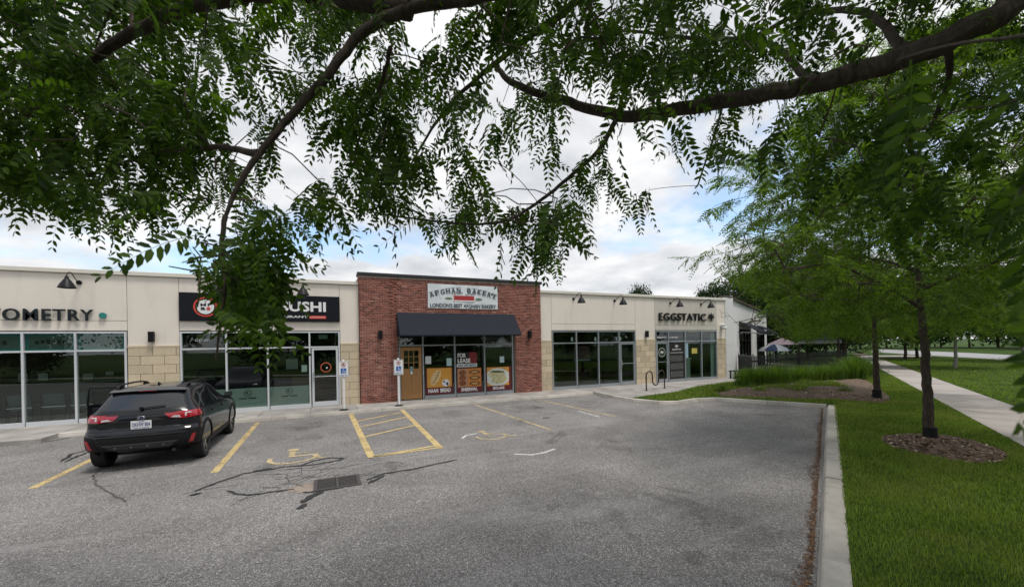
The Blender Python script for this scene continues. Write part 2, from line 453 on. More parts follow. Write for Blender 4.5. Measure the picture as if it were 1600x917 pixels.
def offset_path(path, d):
    P = [np.array(p, float) for p in path]; out = []
    for i, p in enumerate(P):
        a = P[i] - P[i - 1] if i > 0 else None; b = P[i + 1] - P[i] if i < len(P) - 1 else None
        ns = [np.array([-q[1], q[0]]) / np.hypot(*q) for q in (a, b) if q is not None]
        nn = sum(ns); nn /= np.hypot(*nn); out.append(tuple(p + nn * d / max(.5, float(nn @ ns[0]))))
    return out
def kerb_run(path, w, z1, seg, parent, rng):
    """concrete kerb stones of about `seg` metres with small joints, face leaning back, along a polyline (lot on the right-hand side)"""
    out = offset_path(path, w); inn = offset_path(path, .035)
    for i in range(len(path) - 1):
        a, b = np.array(path[i]), np.array(path[i + 1]); L = np.hypot(*(b - a)); n = max(1, int(round(L / seg)))
        for k in range(n):
            t0, t1 = k / n + .006 / L, (k + 1) / n - .006 / L
            lp = lambda P, t: np.array(P[i]) * (1 - t) + np.array(P[i + 1]) * t
            dz = rng.uniform(-.006, .006)
            prof = lambda t: [(*lp(path, t), Z_LOT - .1), (*lp(path, t), Z_LOT + .01), (*lp(inn, t), z1 - .015 + dz), (*lp(offset_path(path, .055), t), z1 + dz), (*lp(out, t), z1 + dz), (*lp(out, t), Z_LOT - .1)]
            A, B = prof(t0), prof(t1); q = len(A)
            m_ = MB().add(A + B, [tuple(range(q)), tuple(range(2 * q - 1, q - 1, -1))] + [(j, (j + 1) % q, q + (j + 1) % q, q + j) for j in range(q)])
            m_.build('kerb_stone', M_KERB, parent)
kerb = empty('kerb'); tag(kerb, kind='structure'); rk = random.Random(3)
kerb_run([(-15.68, -2.75), (-7.30, -2.75), (-7.25, -1.85), (10.95, -1.72)], .16, Z_WALK, 3.0, kerb, rk)
kerb_run(KERB[3:11], .20, Z_WALK + .005, 1.6, kerb, rk)
kerb_run([KERB[10], sn2(-12, 14.87)], .25, Z_WALK + .01, 3.1, kerb, rk)

# concrete walk in front of the shops, slab by slab
walk = empty('sidewalk'); tag(walk, kind='structure')
MB().prism([(-15.68, .3), (21.9, .3), (21.9, -1.0), (16.2, -2.4), (13.9, -3.5), (11.1, -3.9), (11.05, -1.55), (-7.1, -1.62), (-7.1, -2.5), (-15.68, -2.5)], -.3, Z_WALK - .018).build('joint_bed', M_SOIL, walk)
xs = -15.68; r_ = random.Random(5)
while xs < 10.9:
    x1 = min(xs + 1.52, 11.05); y0 = -2.57 if xs < -7.5 else -1.70 + (0.006 * xs if xs > 0 else .0)
    MB().box(xs + .006, x1 - .006, max(y0, -1.68) if xs > -7.5 else y0, .02, -.2, Z_WALK + r_.uniform(-.004, .004)).build('slab', M_CONC, walk, bevel=.006)
    xs = x1
for (a, b, yl, yr) in ((11.05, 12.5, -4.15, -3.80), (12.5, 14.0, -3.80, -3.62), (14.0, 15.5, -3.60, -2.9), (15.5, 17.0, -2.9, -2.45), (17.0, 18.5, -2.45, -2.05), (18.5, 20.0, -2.05, -1.7), (20.0, 21.9, -1.7, -1.2)):
    ym = -1.75
    MB().prism([(a + .006, max(ym, yl) + .006), (b - .006, max(ym, yr) + .006), (b - .006, .02), (a + .006, .02)], -.2, Z_WALK + r_.uniform(-.004, .004)).build('slab', M_CONC, walk)
    if yl < ym - .05:
        MB().prism([(a + .006, yl), (b - .006, min(yr, ym)), (b - .006, ym - .006), (a + .006, ym - .006)], -.2, Z_WALK + r_.uniform(-.004, .004)).build('slab', M_CONC, walk)

# lawns
M_LAWN = grass_ground_mat('lawn_soil', (.018, .030, .008), (.055, .10, .018))
lawn = MB()
lawn.sheet([(*sn2(-70, 15.1), Z_LAWN), (*sn2(-70, 17.98), Z_LAWN), (*sn2(75, 17.98), Z_LAWN), (*sn2(75, 11.0), Z_LAWN), (*sn2(24, 10.9), Z_LAWN), (21.9, -1.2, Z_LAWN), (18.5, -2.0, Z_LAWN), (16.2, -2.6, Z_LAWN), (13.9, -3.65, Z_LAWN), (11.0, -4.25, Z_LAWN), (11.0, -4.5, Z_LAWN), (11.2, -5.45, Z_LAWN), (11.75, -5.78, Z_LAWN), (12.9, -5.58, Z_LAWN), (13.7, -5.8, Z_LAWN), (15.15, -9.0, Z_LAWN)])
tag(lawn.build('lawn', M_LAWN), 'green grass verge between the kerb and the concrete path', kind='structure')
tag(MB().sheet([(*sn2(-70, 19.5), Z_LAWN), (*sn2(-70, 60), Z_LAWN), (*sn2(200, 60), Z_LAWN), (*sn2(200, 19.5), Z_LAWN)]).build('lawn', M_LAWN), 'wide mown lawn on the street side of the path', kind='structure')
path = empty('concrete_path'); tag(path, kind='structure')
MB().sheet([(*sn2(-70, 17.98), Z_LAWN - .004), (*sn2(-70, 19.5), Z_LAWN - .004), (*sn2(75, 19.5), Z_LAWN - .004), (*sn2(75, 17.98), Z_LAWN - .004)]).build('joint_bed', M_SOIL, path)
for k in range(44):
    s0 = -9 + k * 1.55
    MB().prism([sn2(s0 + .007, 17.98), sn2(s0 + .007, 19.5), sn2(s0 + 1.543, 19.5), sn2(s0 + 1.543, 17.98)], -.2, Z_LAWN + .022 + r_.uniform(-.004, .004)).build('slab', M_WALK2, path)
MB().prism([sn2(-70, 17.98), sn2(-70, 19.5), sn2(-9.01, 19.5), sn2(-9.01, 17.98)], -.2, Z_LAWN + .02).build('slab', M_WALK2, path)
# cross path that joins the patio, and the drive further along
MB().prism([sn2(22.0, 15.6), sn2(22.0, 17.97), sn2(22.8, 17.97), sn2(22.8, 15.6)], -.2, Z_LAWN + .015).build('slab', M_WALK2, path)
road = MB(); zr = Z_LAWN + .006
rp = [gnd(1360, 549.5, zr), gnd(1440, 554.5, zr), gnd(1530, 559.5, zr), gnd(1640, 569, zr), gnd(1900, 590, zr), gnd(1900, 566, zr), gnd(1600, 555.5, zr), gnd(1500, 550.5, zr), gnd(1372, 545.5, zr)]
road.sheet(rp); tag(road.build('road', pm('road_asphalt', (.30, .295, .30), .9, var=.12, scale=.4)), kind='structure')
tag(MB().sheet([gnd(1345, 557.5, zr + .004), gnd(1455, 557, zr + .004), gnd(1455, 555, zr + .004), gnd(1345, 555, zr + .004)]).build('crossing_path', M_WALK2), kind='structure')

# ------------------------------------------------------------------ painted marks and tar seals on the lot
def paint(path, w, mat=M_YEL, name='paint_line', lvl=1):
    return MB().ribbon(path, w, Z_LOT + .004 * lvl).build(name, mat, lot_o)
G2 = lambda px, py: gnd(px, py, Z_LOT)[:2]
paint([(-1.93, -2.0), (-1.89, -7.8)], .125); paint([(-4.56, -2.6), (-4.49, -7.4)], .125); paint([(-7.2, -3.3), (-7.15, -7.4)], .12, M_YEL2)
paint([(.79, -1.75), (.84, -8.12)], .15); paint([(2.52, -1.75), (2.30, -8.05)], .15)
paint([(.77, -8.08), (2.38, -7.98)], .09, lvl=2)
for a, b in ((1.0, .0), (2.05, .0), (3.5, -.1), (5.6, -.75)):
    ya = -1.95 - a; paint([(.88, ya - .5), (2.36, ya + .55 + b)], .105, lvl=2)
paint([(5.26, -1.9), (5.42, -7.6)], .10, M_YEL2); paint([(8.0, -2.0), (8.17, -6.7)], .10, M_YEL2); paint([(10.5, -4.9), (10.1, -7.6)], .09, M_FAINT)
paint([G2(1000, 648), G2(1060, 655), G2(1140, 664)], .07, M_FAINT); paint([G2(905, 645), G2(990, 641)], .07, M_FAINT)
paint([G2(1010, 664), G2(1145, 657)], .08, M_FAINT); paint([G2(903, 642), G2(936, 651)], .08, M_WHT)
paint([G2(803, 709), G2(830, 710.5), G2(850, 707), G2(867, 701)], .075, M_WHT)
paint([G2(722, 685), G2(728, 680), G2(745, 677)], .07, M_WHT)
def wheelchair(cx, cy, mat, sc=1.0, flip=1):
    m_ = MB(); z = Z_LOT + .008
    arc = [(cx + flip * .46 * sc * math.cos(a), cy + .46 * sc * math.sin(a)) for a in np.linspace(R(-200), R(20), 16)]
    m_.ribbon(arc, .10 * sc, z)
    m_.ribbon([(cx - .05 * flip * sc, cy + .62 * sc), (cx - .05 * flip * sc, cy + .12 * sc)], .13 * sc, z + .001)
    m_.ribbon([(cx - .1 * flip * sc, cy + .12 * sc), (cx + .38 * flip * sc, cy + .10 * sc), (cx + .56 * flip * sc, cy - .32 * sc), (cx + .72 * flip * sc, cy - .28 * sc)], .10 * sc, z + .002)
    m_.ribbon([(cx, cy + .40 * sc), (cx + .30 * flip * sc, cy + .40 * sc)], .08 * sc, z + .003)
    m_.sheet([(cx - .05 * flip * sc + .13 * sc * math.cos(a), cy + .80 * sc + .13 * sc * math.sin(a), z) for a in np.linspace(0, 2 * math.pi, 14, endpoint=False)])
    m_.build('wheelchair_symbol', mat, lot_o)
wheelchair(-.62, -7.35, M_YEL2, .95, 1); wheelchair(3.75, -7.45, M_YEL2, .8, 1)

def wiggle(px_pts, rng, n=6, amp=.02):
    P = [np.array(G2(*p)) for p in px_pts]; out = []
    for a, b in zip(P[:-1], P[1:]):
        d = b - a; q = np.array([-d[1], d[0]]) / max(np.hypot(*d), 1e-6)
        for k in range(n): out.append(a + d * k / n + q * rng.uniform(-amp, amp))
    out.append(P[-1]); return out
rt_ = random.Random(21)
def tar(px_pts, w, name='tar_seal', lvl=2, amp=.02, mat=M_TAR):
    pth = wiggle(px_pts, rt_, 6, amp); n = len(pth)
    wd = [w * rt_.uniform(.7, 1.25) * (1.0 if 0 < i < n - 1 else .4) for i in range(n)]
    MB().ribbon(pth, wd, Z_LOT + .004 * lvl).build(name, mat, lot_o)
tar([(303, 768), (345, 752), (380, 740), (440, 730), (490, 726), (530, 719), (535, 716), (515, 715), (490, 720), (470, 727)], .055)
tar([(302, 774), (311, 770)], .10); tar([(395, 737), (425, 732)], .11, lvl=3)
tar([(355, 767), (375, 773), (400, 772), (460, 764)], .055)
tar([(572, 750), (600, 740), (650, 732), (714, 718)], .05); tar([(575, 755), (600, 743)], .06, lvl=3)
tar([(472, 770), (500, 767), (535, 762)], .05); tar([(505, 768), (485, 776), (472, 786)], .10, lvl=3); tar([(477, 787), (469, 795)], .10)
M_CRK = pm('dusty_crack', (.085, .07, .058), .95, var=.3, scale=20); tar([(146, 741), (150, 755), (175, 772), (198, 784)], .028, 'crack', mat=M_CRK); tar([(185, 722), (150, 738), (146, 745)], .022, 'crack', mat=M_CRK)
tar([(70, 691), (90, 687), (110, 684)], .05); tar([(97, 721), (112, 709), (140, 703)], .06); tar([(100, 722), (120, 713), (150, 703)], .05, lvl=3)
tar([(936, 621), (955, 618), (970, 617)], .07); tar([(832, 637), (845, 636.5)], .12, 'stain', mat=M_TAR2); tar([(848, 653), (860, 652)], .12, 'stain', mat=M_TAR2)
M_OIL = worn_paint('oil_stain', (.07, .066, .063), .47, .85)
for (x, y, a, b) in ((-3.2, -3.6, .55, .8), (-.6, -3.4, .6, .9), (-.4, -5.4, .35, .5), (4.0, -3.5, .5, .8), (6.7, -3.6, .55, .9), (6.6, -5.2, .3, .35), (9.3, -3.9, .5, .8)):
    MB().sheet([(x + a * rt_.uniform(.75, 1.15) * math.cos(t), y + b * rt_.uniform(.75, 1.15) * math.sin(t), Z_LOT + .002) for t in np.linspace(0, 2 * math.pi, 18, endpoint=False)]).build('oil_stain', M_OIL, lot_o)
# crazed asphalt round the drain: fine cracks that nobody could count
cr = MB()
for k in range(46):
    p = np.array([rt_.uniform(-1.6, 1.35), rt_.uniform(-9.5, -8.0)]); a = rt_.uniform(-.5, .5) + (math.pi if rt_.random() < .5 else 0); pts = [p.copy()]
    for j in range(rt_.randint(4, 9)):
        a += rt_.uniform(-.7, .7); p = p + .09 * np.array([math.cos(a), math.sin(a)]); pts.append(p.copy())
    cr.ribbon(pts, rt_.uniform(.006, .014), Z_LOT + .004)
tag(cr.build('fine_cracks', M_TAR2, lot_o, fix=False), kind='stuff')
# crumbled concrete collar round the drain
pp = []
for k in range(22):
    a = 2 * math.pi * k / 22; pp.append((-.27 + (.26 + .10 * rt_.random()) * math.cos(a), -9.53 + (.20 + .08 * rt_.random()) * math.sin(a), Z_LOT + .003))
MB().sheet(pp).build('concrete_collar', concrete_mat('broken_concrete', (.27, .22, .18), .5), lot_o)
# catch basin
cb = empty('catch_basin', (.16, -9.5, Z_LOT)); tag(cb, 'rusty iron catch basin grate set in the asphalt', 'drain')
fr = MB()
fr.box(-.36, .36, .25, .31, -.05, .012).box(-.36, .36, -.31, -.25, -.05, .012).box(-.36, -.30, -.25, .25, -.05, .012).box(.30, .36, -.25, .25, -.05, .012).box(-.02, .02, -.25, .25, -.05, .012)
fr.build('frame', M_STEEL, cb)
MB().box(-.3, .3, -.25, .25, -.049, .0062).build('pit', pm('pit_dark', (.006, .006, .006), 1), cb)
for sx in (-1, 1):
    for k in range(7): MB().box(min(sx * .03, sx * .29), max(sx * .03, sx * .29), -.225 + k * .07, -.19 + k * .07, -.03, .010).build('grate_bar', M_STEEL, cb)

# ------------------------------------------------------------------ the plaza building
bld = empty('plaza_building', (6, 8, 0)); tag(bld, 'long single storey plaza of cream stucco shop units with one brick unit', 'building')
bld.location = (0, 0, 0)
def panel(x0, x1, z0, z1, mat=M_EIFS):
    g = .008
    MB().box(x0 + g, x1 - g, 0.0, .05, z0 + g, z1 - g).build('wall_panel', mat, bld)
ROOF = 4.56
def backing(x0, x1, z0, z1):
    MB().box(x0, x1, .016, .26, z0, z1).build('backing_wall', M_JOINT, bld)
backing(-14, -11.6, -.2, ROOF); backing(-11.6, -5.70, 2.80, ROOF); backing(-5.70, -4.37, -.2, ROOF); backing(-4.37, .55, 2.80, ROOF); backing(.55, 1.40, -.2, ROOF)
backing(9.05, 9.84, -.2, ROOF); backing(9.84, 14.92, 2.80, ROOF); backing(14.92, 16.26, -.2, ROOF); backing(16.26, 21.0, 2.80, ROOF); backing(21.0, 21.72, -.2, ROOF)
panel(-14, -11.6, 2.29, ROOF); panel(-11.6, -5.70, 2.80, 3.115); panel(-11.6, -5.70, 3.115, ROOF); panel(-5.70, -4.37, 2.29, ROOF)
panel(-4.37, .55, 2.80, 3.13); panel(-4.37, .55, 3.13, ROOF); panel(.55, 1.24, 2.29, ROOF)
panel(9.21, 9.84, 2.29, ROOF); panel(9.84, 14.92, 2.80, 3.115); panel(9.84, 14.92, 3.115, ROOF); panel(14.92, 16.26, 2.29, ROOF)
panel(16.26, 21.0, 2.80, 3.08, M_EIFS2); panel(16.26, 21.0, 3.08, ROOF, M_EIFS2); panel(21.0, 21.72, 2.29, ROOF)
for (a, b) in ((-14, 1.24), (9.21, 21.78)):
    MB().box(a, b, -.07, .33, ROOF + .0, ROOF + .135).build('parapet_cap', M_CAP, bld, bevel=.012)
# tan block piers: courses of large blocks in running bond
def stone_pier(x0, x1):
    pier = MB().box(x0 + .004, x1 - .004, -.004, .010, -.06, 2.285).build('stone_pier', pm('block_joint', (.30, .245, .17), .95), bld)
    W = x1 - x0; h = .292
    for c in range(8):
        z0 = -.06 + c * h; z1 = min(z0 + h, 2.29); cuts = [x0]
        x = x0 + (.62 if c % 2 else .31)
        while x < x1 - .08: cuts.append(x); x += .62
        cuts.append(x1)
        for a, b in zip(cuts[:-1], cuts[1:]):
            MB().box(a + .007, b - .007, -.028, .006, z0 + .006, z1 - .006).build('stone_block', M_STONE, pier, bevel=.006)
    MB().box(x0, x1, -.035, .01, 2.262, 2.318).build('ledge', M_STONE, pier)
for a, b in ((-14, -11.6), (-5.70, -4.37), (.55, 1.24), (9.21, 9.84), (14.92, 16.26), (21.0, 21.72)): stone_pier(a, b)
# shell: roof, party walls, back
MB().box(-14, 21.7, .26, 17, 4.1, 4.25).build('roof', pm('roof_membrane', (.30, .30, .29), .9), bld)
MB().box(-14, 21.7, 16.9, 17.1, -.2, ROOF).build('back_wall', M_EIFS, bld)
MB().box(-14.05, -13.95, .3, 17, -.2, ROOF).build('side_wall', M_EIFS, bld)
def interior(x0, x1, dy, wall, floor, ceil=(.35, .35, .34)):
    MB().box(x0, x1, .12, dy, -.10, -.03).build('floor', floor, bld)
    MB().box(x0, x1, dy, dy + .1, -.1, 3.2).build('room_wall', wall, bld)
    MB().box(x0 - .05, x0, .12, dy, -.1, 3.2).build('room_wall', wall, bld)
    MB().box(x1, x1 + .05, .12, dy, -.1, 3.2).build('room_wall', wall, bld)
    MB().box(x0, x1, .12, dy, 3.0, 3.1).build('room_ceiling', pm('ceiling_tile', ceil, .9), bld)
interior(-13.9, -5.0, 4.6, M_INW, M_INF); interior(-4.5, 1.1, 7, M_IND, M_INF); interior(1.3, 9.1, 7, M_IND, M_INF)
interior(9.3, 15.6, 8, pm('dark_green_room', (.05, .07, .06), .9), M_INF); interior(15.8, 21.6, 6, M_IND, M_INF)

def storefront(xs, door, mat, y0=-.03, zt=2.185, z1=2.775, label=None, fw=.055, z0=-.035):
    f = MB(); sill = .10
    f.box(xs[0], xs[-1], y0, y0 + .12, z1 - fw, z1)
    f.box(xs[0], xs[-1], y0 + .004, y0 + .11, zt - fw / 2, zt + fw / 2)
    for i, x in enumerate(xs):
        a = x - fw / 2; b = x + fw / 2
        if i == 0: a, b = x, x + fw
        if i == len(xs) - 1: a, b = x - fw, x
        f.box(a, b, y0 - .004, y0 + .114, z0, z1 - fw)
    for i in range(len(xs) - 1):
        if i != door: f.box(xs[i] + fw, xs[i + 1] - fw / 2, y0 - .002, y0 + .115, z0, sill)
    sf = f.build('storefront_frame', mat, bld)
    for i in range(len(xs) - 1):
        MB().box(xs[i] + .02, xs[i + 1] - .02, y0 + .05, y0 + .058, zt + .01, z1 - .02).build('transom_pane', M_GLASS, sf)
        if i != door: MB().box(xs[i] + .02, xs[i + 1] - .02, y0 + .05, y0 + .058, sill - .02, zt - .01).build('pane', M_GLASS, sf)
    return sf
def glass_door(x0, x1, mat, y0=-.03, zt=2.15, hinge_right=True, z0=-.02):
    d = MB(); w = .075
    d.box(x0, x0 + w, y0 + .012, y0 + .07, z0, zt).box(x1 - w, x1, y0 + .012, y0 + .07, z0, zt).box(x0 + w, x1 - w, y0 + .013, y0 + .069, zt - w, zt).box(x0 + w, x1 - w, y0 + .013, y0 + .069, z0, z0 + .17)
    do = d.build('door', mat, bld)
    MB().box(x0 + w - .01, x1 - w + .01, y0 + .038, y0 + .046, z0 + .16, zt - w + .01).build('pane', M_GLASS, do)
    hx = x0 + .05 if hinge_right else x1 - .05
    h = MB(); h.tube([(hx, y0 + .01, .92), (hx, y0 - .06, .94), (hx, y0 - .06, 1.24), (hx, y0 + .01, 1.26)], .014, 8)
    h.build('handle', M_ALU2, do)
    MB().tube([(x0 + w, y0 + .02, 1.08), (x1 - w, y0 + .02, 1.08)], .011, 6).build('push_bar', M_ALU2, do)
    return do
storefront([-11.6, -10.4, -9.25, -8.085, -6.93, -5.72], -1, M_ALU)
storefront([-4.36, -3.08, -1.845, -.50, .54], 3, M_ALU); glass_door(-.435, .47, M_ALU)
storefront([2.73, 3.70, 5.06, 6.41, 7.80], 0, M_ALU2, z1=3.15)
storefront([9.85, 11.22, 12.53, 13.82, 14.90], 3, M_ALU2); glass_door(13.885, 14.83, M_ALU2)
storefront([16.27, 17.2, 18.44, 19.73, 20.99], 0, M_ALU2); glass_door(16.34, 17.14, M_ALU2, hinge_right=False)

# bakery wooden door with nine lights
dr = MB()
X0, X1, yd = 2.80, 3.64, -.005
dr.box(X0, X0 + .12, yd, yd + .045, 0, 2.12).box(X1 - .12, X1, yd, yd + .045, 0, 2.12).box(X0 + .12, X1 - .12, yd, yd + .045, 1.98, 2.12).box(X0 + .12, X1 - .12, yd, yd + .045, 0, .20).box(X0 + .12, X1 - .12, yd, yd + .045, 1.10, 1.24)
for k in (1, 2):
    x = X0 + .12 + k * .2; dr.box(x - .012, x + .012, yd + .004, yd + .04, 1.24, 1.98)
    z = 1.24 + k * .247; dr.box(X0 + .12, X1 - .12, yd + .006, yd + .038, z - .012, z + .012)
M_WOOD = wood_mat('honey_oak', (.30, .145, .05), (.46, .25, .095))
wd = dr.build('door', M_WOOD, bld); tag(wd, 'honey oak door with nine small window panes')
MB().box(X0 + .12, X1 - .12, yd + .012, yd + .035, .2, 1.10).build('lower_panel', M_WOOD, wd)
MB().box(X0 + .415, X0 + .425, yd + .008, yd + .02, .2, 1.10).build('panel_groove', pm('dark_groove', (.12, .06, .02), .8), wd)
for i in range(3):
    for j in range(3):
        MB().box(X0 + .135 + i * .2, X0 + .305 + i * .2, yd + .018, yd + .024, 1.255 + j * .247, 1.475 + j * .247).build('pane', M_GLASS, wd)
hd = MB(); hd.tube([(X1 + .045, -.03, .95), (X1 + .045, -.10, .97), (X1 + .045, -.10, 1.28), (X1 + .045, -.03, 1.30)], .014, 8); hd.build('handle', M_ALU, wd)
hb = MB(); hb.box(X0 + .36, X0 + .48, yd - .008, yd, 1.02, 1.33); hb.build('door_notice', pm('notice_green', (.20, .30, .28), .5), wd)
MB().box(X0 + .38, X0 + .46, yd - .012, yd - .008, 1.02, 1.12).build('door_notice', M_WHITE, wd)

# brick front
bf = MB()
YB = -.15
for (a, b, z0, z1) in ((1.25, 2.70, -.1, 4.93), (7.86, 9.20, -.1, 4.93), (2.70, 7.86, 3.18, 4.93)):
    bf.box(a + .006, b - .006, YB + .006, .22, z0, z1)
brickf = bf.build('brick_front', M_MORTAR, bld)
proto = MB().box(-.0965, .0965, 0, .05, -.0295, .0295).mesh('brick', M_BRICK, bevel=.004)
halfm = MB().box(-.045, .045, 0, .05, -.0295, .0295).mesh('half_brick', M_BRICK, bevel=.004)
pv = np.array([v.co[:] for v in MB().box(-.0965, .0965, 0, .05, -.0295, .0295).mesh('t', None).vertices])
rb = random.Random(9); solo = []; V = []; Q = []; base_f = [(0, 2, 3, 1), (4, 5, 7, 6), (0, 1, 5, 4), (2, 6, 7, 3), (0, 4, 6, 2), (1, 3, 7, 5)]
def joined_brick(x, y, z, hx):
    b = len(V)
    for zz in (-.0295, .0295):
        for yy in (0, .05):
            for xx in (-hx, hx): V.append((x + xx, y + yy, z + zz))
    for f in base_f: Q.append(tuple(i + b for i in f))
zc_ = -.03; course = 0
while zc_ < 4.90:
    spans = [(1.25, 2.70), (7.86, 9.20)] if zc_ < 3.15 else [(1.25, 9.20)]
    for (a, b) in spans:
        x = a; first = True
        while x < b - .03:
            w = .203 if not (first and course % 2) else .1015
            first = False
            x1 = min(x + w, b); hx = (x1 - x) / 2 - .0052
            yy = YB + rb.uniform(-.004, .003) - (.012 if (2.45 < (x + x1) / 2 < 2.60 and zc_ < 4.9) else 0)
            if hx > .02:
                if hx > .09 and len(solo) < 300 and a < 2 and 0.25 < zc_ < 3.1: solo.append(((x + x1) / 2, yy, zc_))
                else: joined_brick((x + x1) / 2, yy, zc_, hx)
            x = x1
    zc_ += .0695; course += 1
# returns on the sides of the brick front
zc_ = -.03; k = 0
while zc_ < 4.90:
    for xe in (1.25, 9.20):
        b = len(V)
        for zz in (-.0295, .0295):
            for yy in ((YB + .055, .02) if k % 2 else (YB + .055, .10)):
                for xx in (xe - .006, xe + .006): V.append((xx, yy, zc_ + zz))
        for f in base_f: Q.append(tuple(i + b for i in f))
    zc_ += .0695; k += 1
for p in solo: link('brick', proto, brickf, p)
tag(link('brickwork', np_mesh('brickwork', np.array(V), np.array(Q), M_BRICK), brickf), kind='stuff')
MB().box(1.19, 9.26, YB - .06, .4, 4.93, 5.05).build('parapet_cap', M_DCAP, bld, bevel=.01)
MB().box(1.25, 1.45, .23, 4, 4.2, 4.93).build('parapet_return', M_BRICK, bld)
MB().box(9.0, 9.2, .23, 4, 4.2, 4.93).build('parapet_return', M_BRICK, bld)

# awning over the bakery window
aw = empty('awning', (5.2, YB, 2.5)); tag(aw, 'dark grey sloping fabric awning over the bakery window', 'awning'); aw.location = (0, 0, 0)
M_AWN = pm('charcoal_canvas', (.017, .021, .029), .8, var=.10, scale=2.5, bump=.25, bscale=14, spec=.15)
ax0, ax1, zt_, zb_, yo = 2.64, 7.80, 3.52, 2.56, -.95
c_ = MB(); n = 26
for i in range(n + 1):
    x = ax0 + (ax1 - ax0) * i / n; sag = .010 * math.sin(i * math.pi * 6 / n) ** 2
    c_.v += [(x, YB - .012, zt_), (x, (YB + yo) / 2, (zt_ + zb_) / 2 - sag), (x, yo, zb_ + .03), (x, yo + .004, zb_ - .02)]
for i in range(n):
    for j in range(3): c_.f.append((4 * i + j, 4 * i + j + 1, 4 * i + j + 5, 4 * i + j + 4))
c_.build('canopy', M_AWN, aw, smooth=True)
for x in (ax0, ax1):
    MB().add([(x, YB - .012, zt_), (x, yo, zb_ + .03), (x, yo, zb_ - .02), (x, YB - .012, zb_ - .02)], [(0, 1, 2, 3)]).build('side_panel', M_AWN, aw)
fm = MB()
for x in (ax0 + .03, (ax0 + ax1) / 2, ax1 - .03):
    fm.tube([(x, YB - .02, zt_ - .05), (x, yo + .03, zb_ + .01), (x, YB - .02, zb_ + .01)], .016, 6)
fm.tube([(ax0, yo + .03, zb_ + .005), (ax1, yo + .03, zb_ + .005)], .016, 6); fm.build('frame', M_ALU2, aw)

# ------------------------------------------------------------------ wall lamps
def gooseneck(x, label, z=4.28, out=.66, tint=None):
    g = empty('gooseneck_lamp', (x, 0, z)); tag(g, label, 'wall lamp', 'gooseneck lamps above the shop signs')
    MB().lathe([(.002, -.06), (.055, -.055), (.068, -.03), (.068, 0.0)], (0, 0, 0), 16, 'y').build('wall_plate', M_BLACK, g, smooth=True)
    pth = [(0, -.04, 0)] + [(0, -.04 - (out - .04) * t, .05 * t + .27 * math.sin(math.pi * t * .86) * t ** .8) for t in np.linspace(.12, 1, 12)]
    pth.append((0, -out - .015, pth[-1][2] - .10))
    MB().tube(pth, .013, 8).build('arm', M_BLACK, g, smooth=True)
    ze = pth[-1][2]
    MB().lathe([(.03, ze + .03), (.045, ze), (.05, ze - .05), (.085, ze - .09), (.15, ze - .20), (.205, ze - .32), (.20, ze - .322), (.14, ze - .20), (.02, ze - .08)], (0, -out - .015, 0), 20).build('shade', M_BLACK, g, smooth=True)
    return g
gooseneck(-6.82, 'black gooseneck lamp above the optometry letters'); gooseneck(-9.6, 'black gooseneck lamp left of the other optometry lamp')
gooseneck(-.66, 'black gooseneck lamp above the right end of the sushi sign', out=.7); gooseneck(-3.2, 'black gooseneck lamp behind the leaves above the sushi logo', out=.7)
gooseneck(11.1, 'black gooseneck lamp above the vacant unit, next to the brick unit', 4.33); gooseneck(13.58, 'black gooseneck lamp above the glass door of the vacant unit', 4.31)
gooseneck(17.39, 'black gooseneck lamp above the letters EGG', 4.29); gooseneck(19.75, 'black gooseneck lamp above the end of the EGGSTATIC letters', 4.29)
def sconce(x, y, z, label):
    s_ = empty('wall_sconce', (x, y, z)); tag(s_, label, 'sconce', 'box sconces on the piers')
    MB().box(-.075, .075, -.15, -.02, -.17, .17).build('housing', M_BLACK, s_, bevel=.008)
    MB().box(-.055, .055, -.02, 0, -.10, .10).build('back_plate', M_BLACK, s_)
    MB().box(-.06, .06, -.135, -.035, -.173, -.168).build('lens', pm('lamp_lens', (.6, .6, .55), .3), s_)
sconce(-5.08, 0, 2.60, 'black box sconce on the pier right of the optometry windows'); sconce(2.0, YB, 2.62, 'black box sconce on the brick left of the awning')
sconce(8.55, YB, 2.60, 'black box sconce on the brick right of the awning'); sconce(15.63, 0, 2.60, 'black box sconce on the pier left of the EGGSTATIC door')
cm = empty('security_camera', (21.42, 0, 3.0)); tag(cm, 'white security camera on the end pier by EGGSTATIC', 'camera')
MB().box(-.12, .12, -.06, 0, -.02, .16).build('mount', M_WHITE, cm, bevel=.02); MB().lathe([(.02, -.34), (.07, -.30), (.085, -.2), (.08, -.06)], (.02, 0, -.08), 14, 'y').build('body', M_WHITE, cm, smooth=True)
MB().lathe([(.03, -.3), (.08, -.26), (.08, -.10)], (-.05, .04, .1), 14, 'y').build('floodlight', M_WHITE, cm, smooth=True)

# ------------------------------------------------------------------ shop signs
def sign_root(name, label, loc, cat='sign'):
    r = empty(name, loc); tag(r, label, cat); r.location = (0, 0, 0); return r
M_LET = pm('dark_grey_letters', (.014, .02, .023), .5, spec=.25)
so = sign_root('letter_sign', 'raised dark letters OPTOMETRY with a teal dot', (-8, 0, 3.1))
wsub = mesh_bounds(text_mesh('OMETRY', M_LET, spacing=1.12)); wall_ = mesh_bounds(text_mesh('OPTOMETRY', M_LET, spacing=1.12))
full = 1.97 * (wall_[1][0] - wall_[0][0]) / (wsub[1][0] - wsub[0][0])
text_on('lettering', 'OPTOMETRY', -6.49 - full, -6.49, 3.10, 3.455, -.055, M_LET, so, .05, .012, 1.12)
MB().lathe([(.085, -.08), (.09, -.075), (.09, -.03)], (-6.27, 0, 3.275), 20, 'y').build('dot', pm('teal_dot', (.02, .22, .19), .4), so, smooth=True)

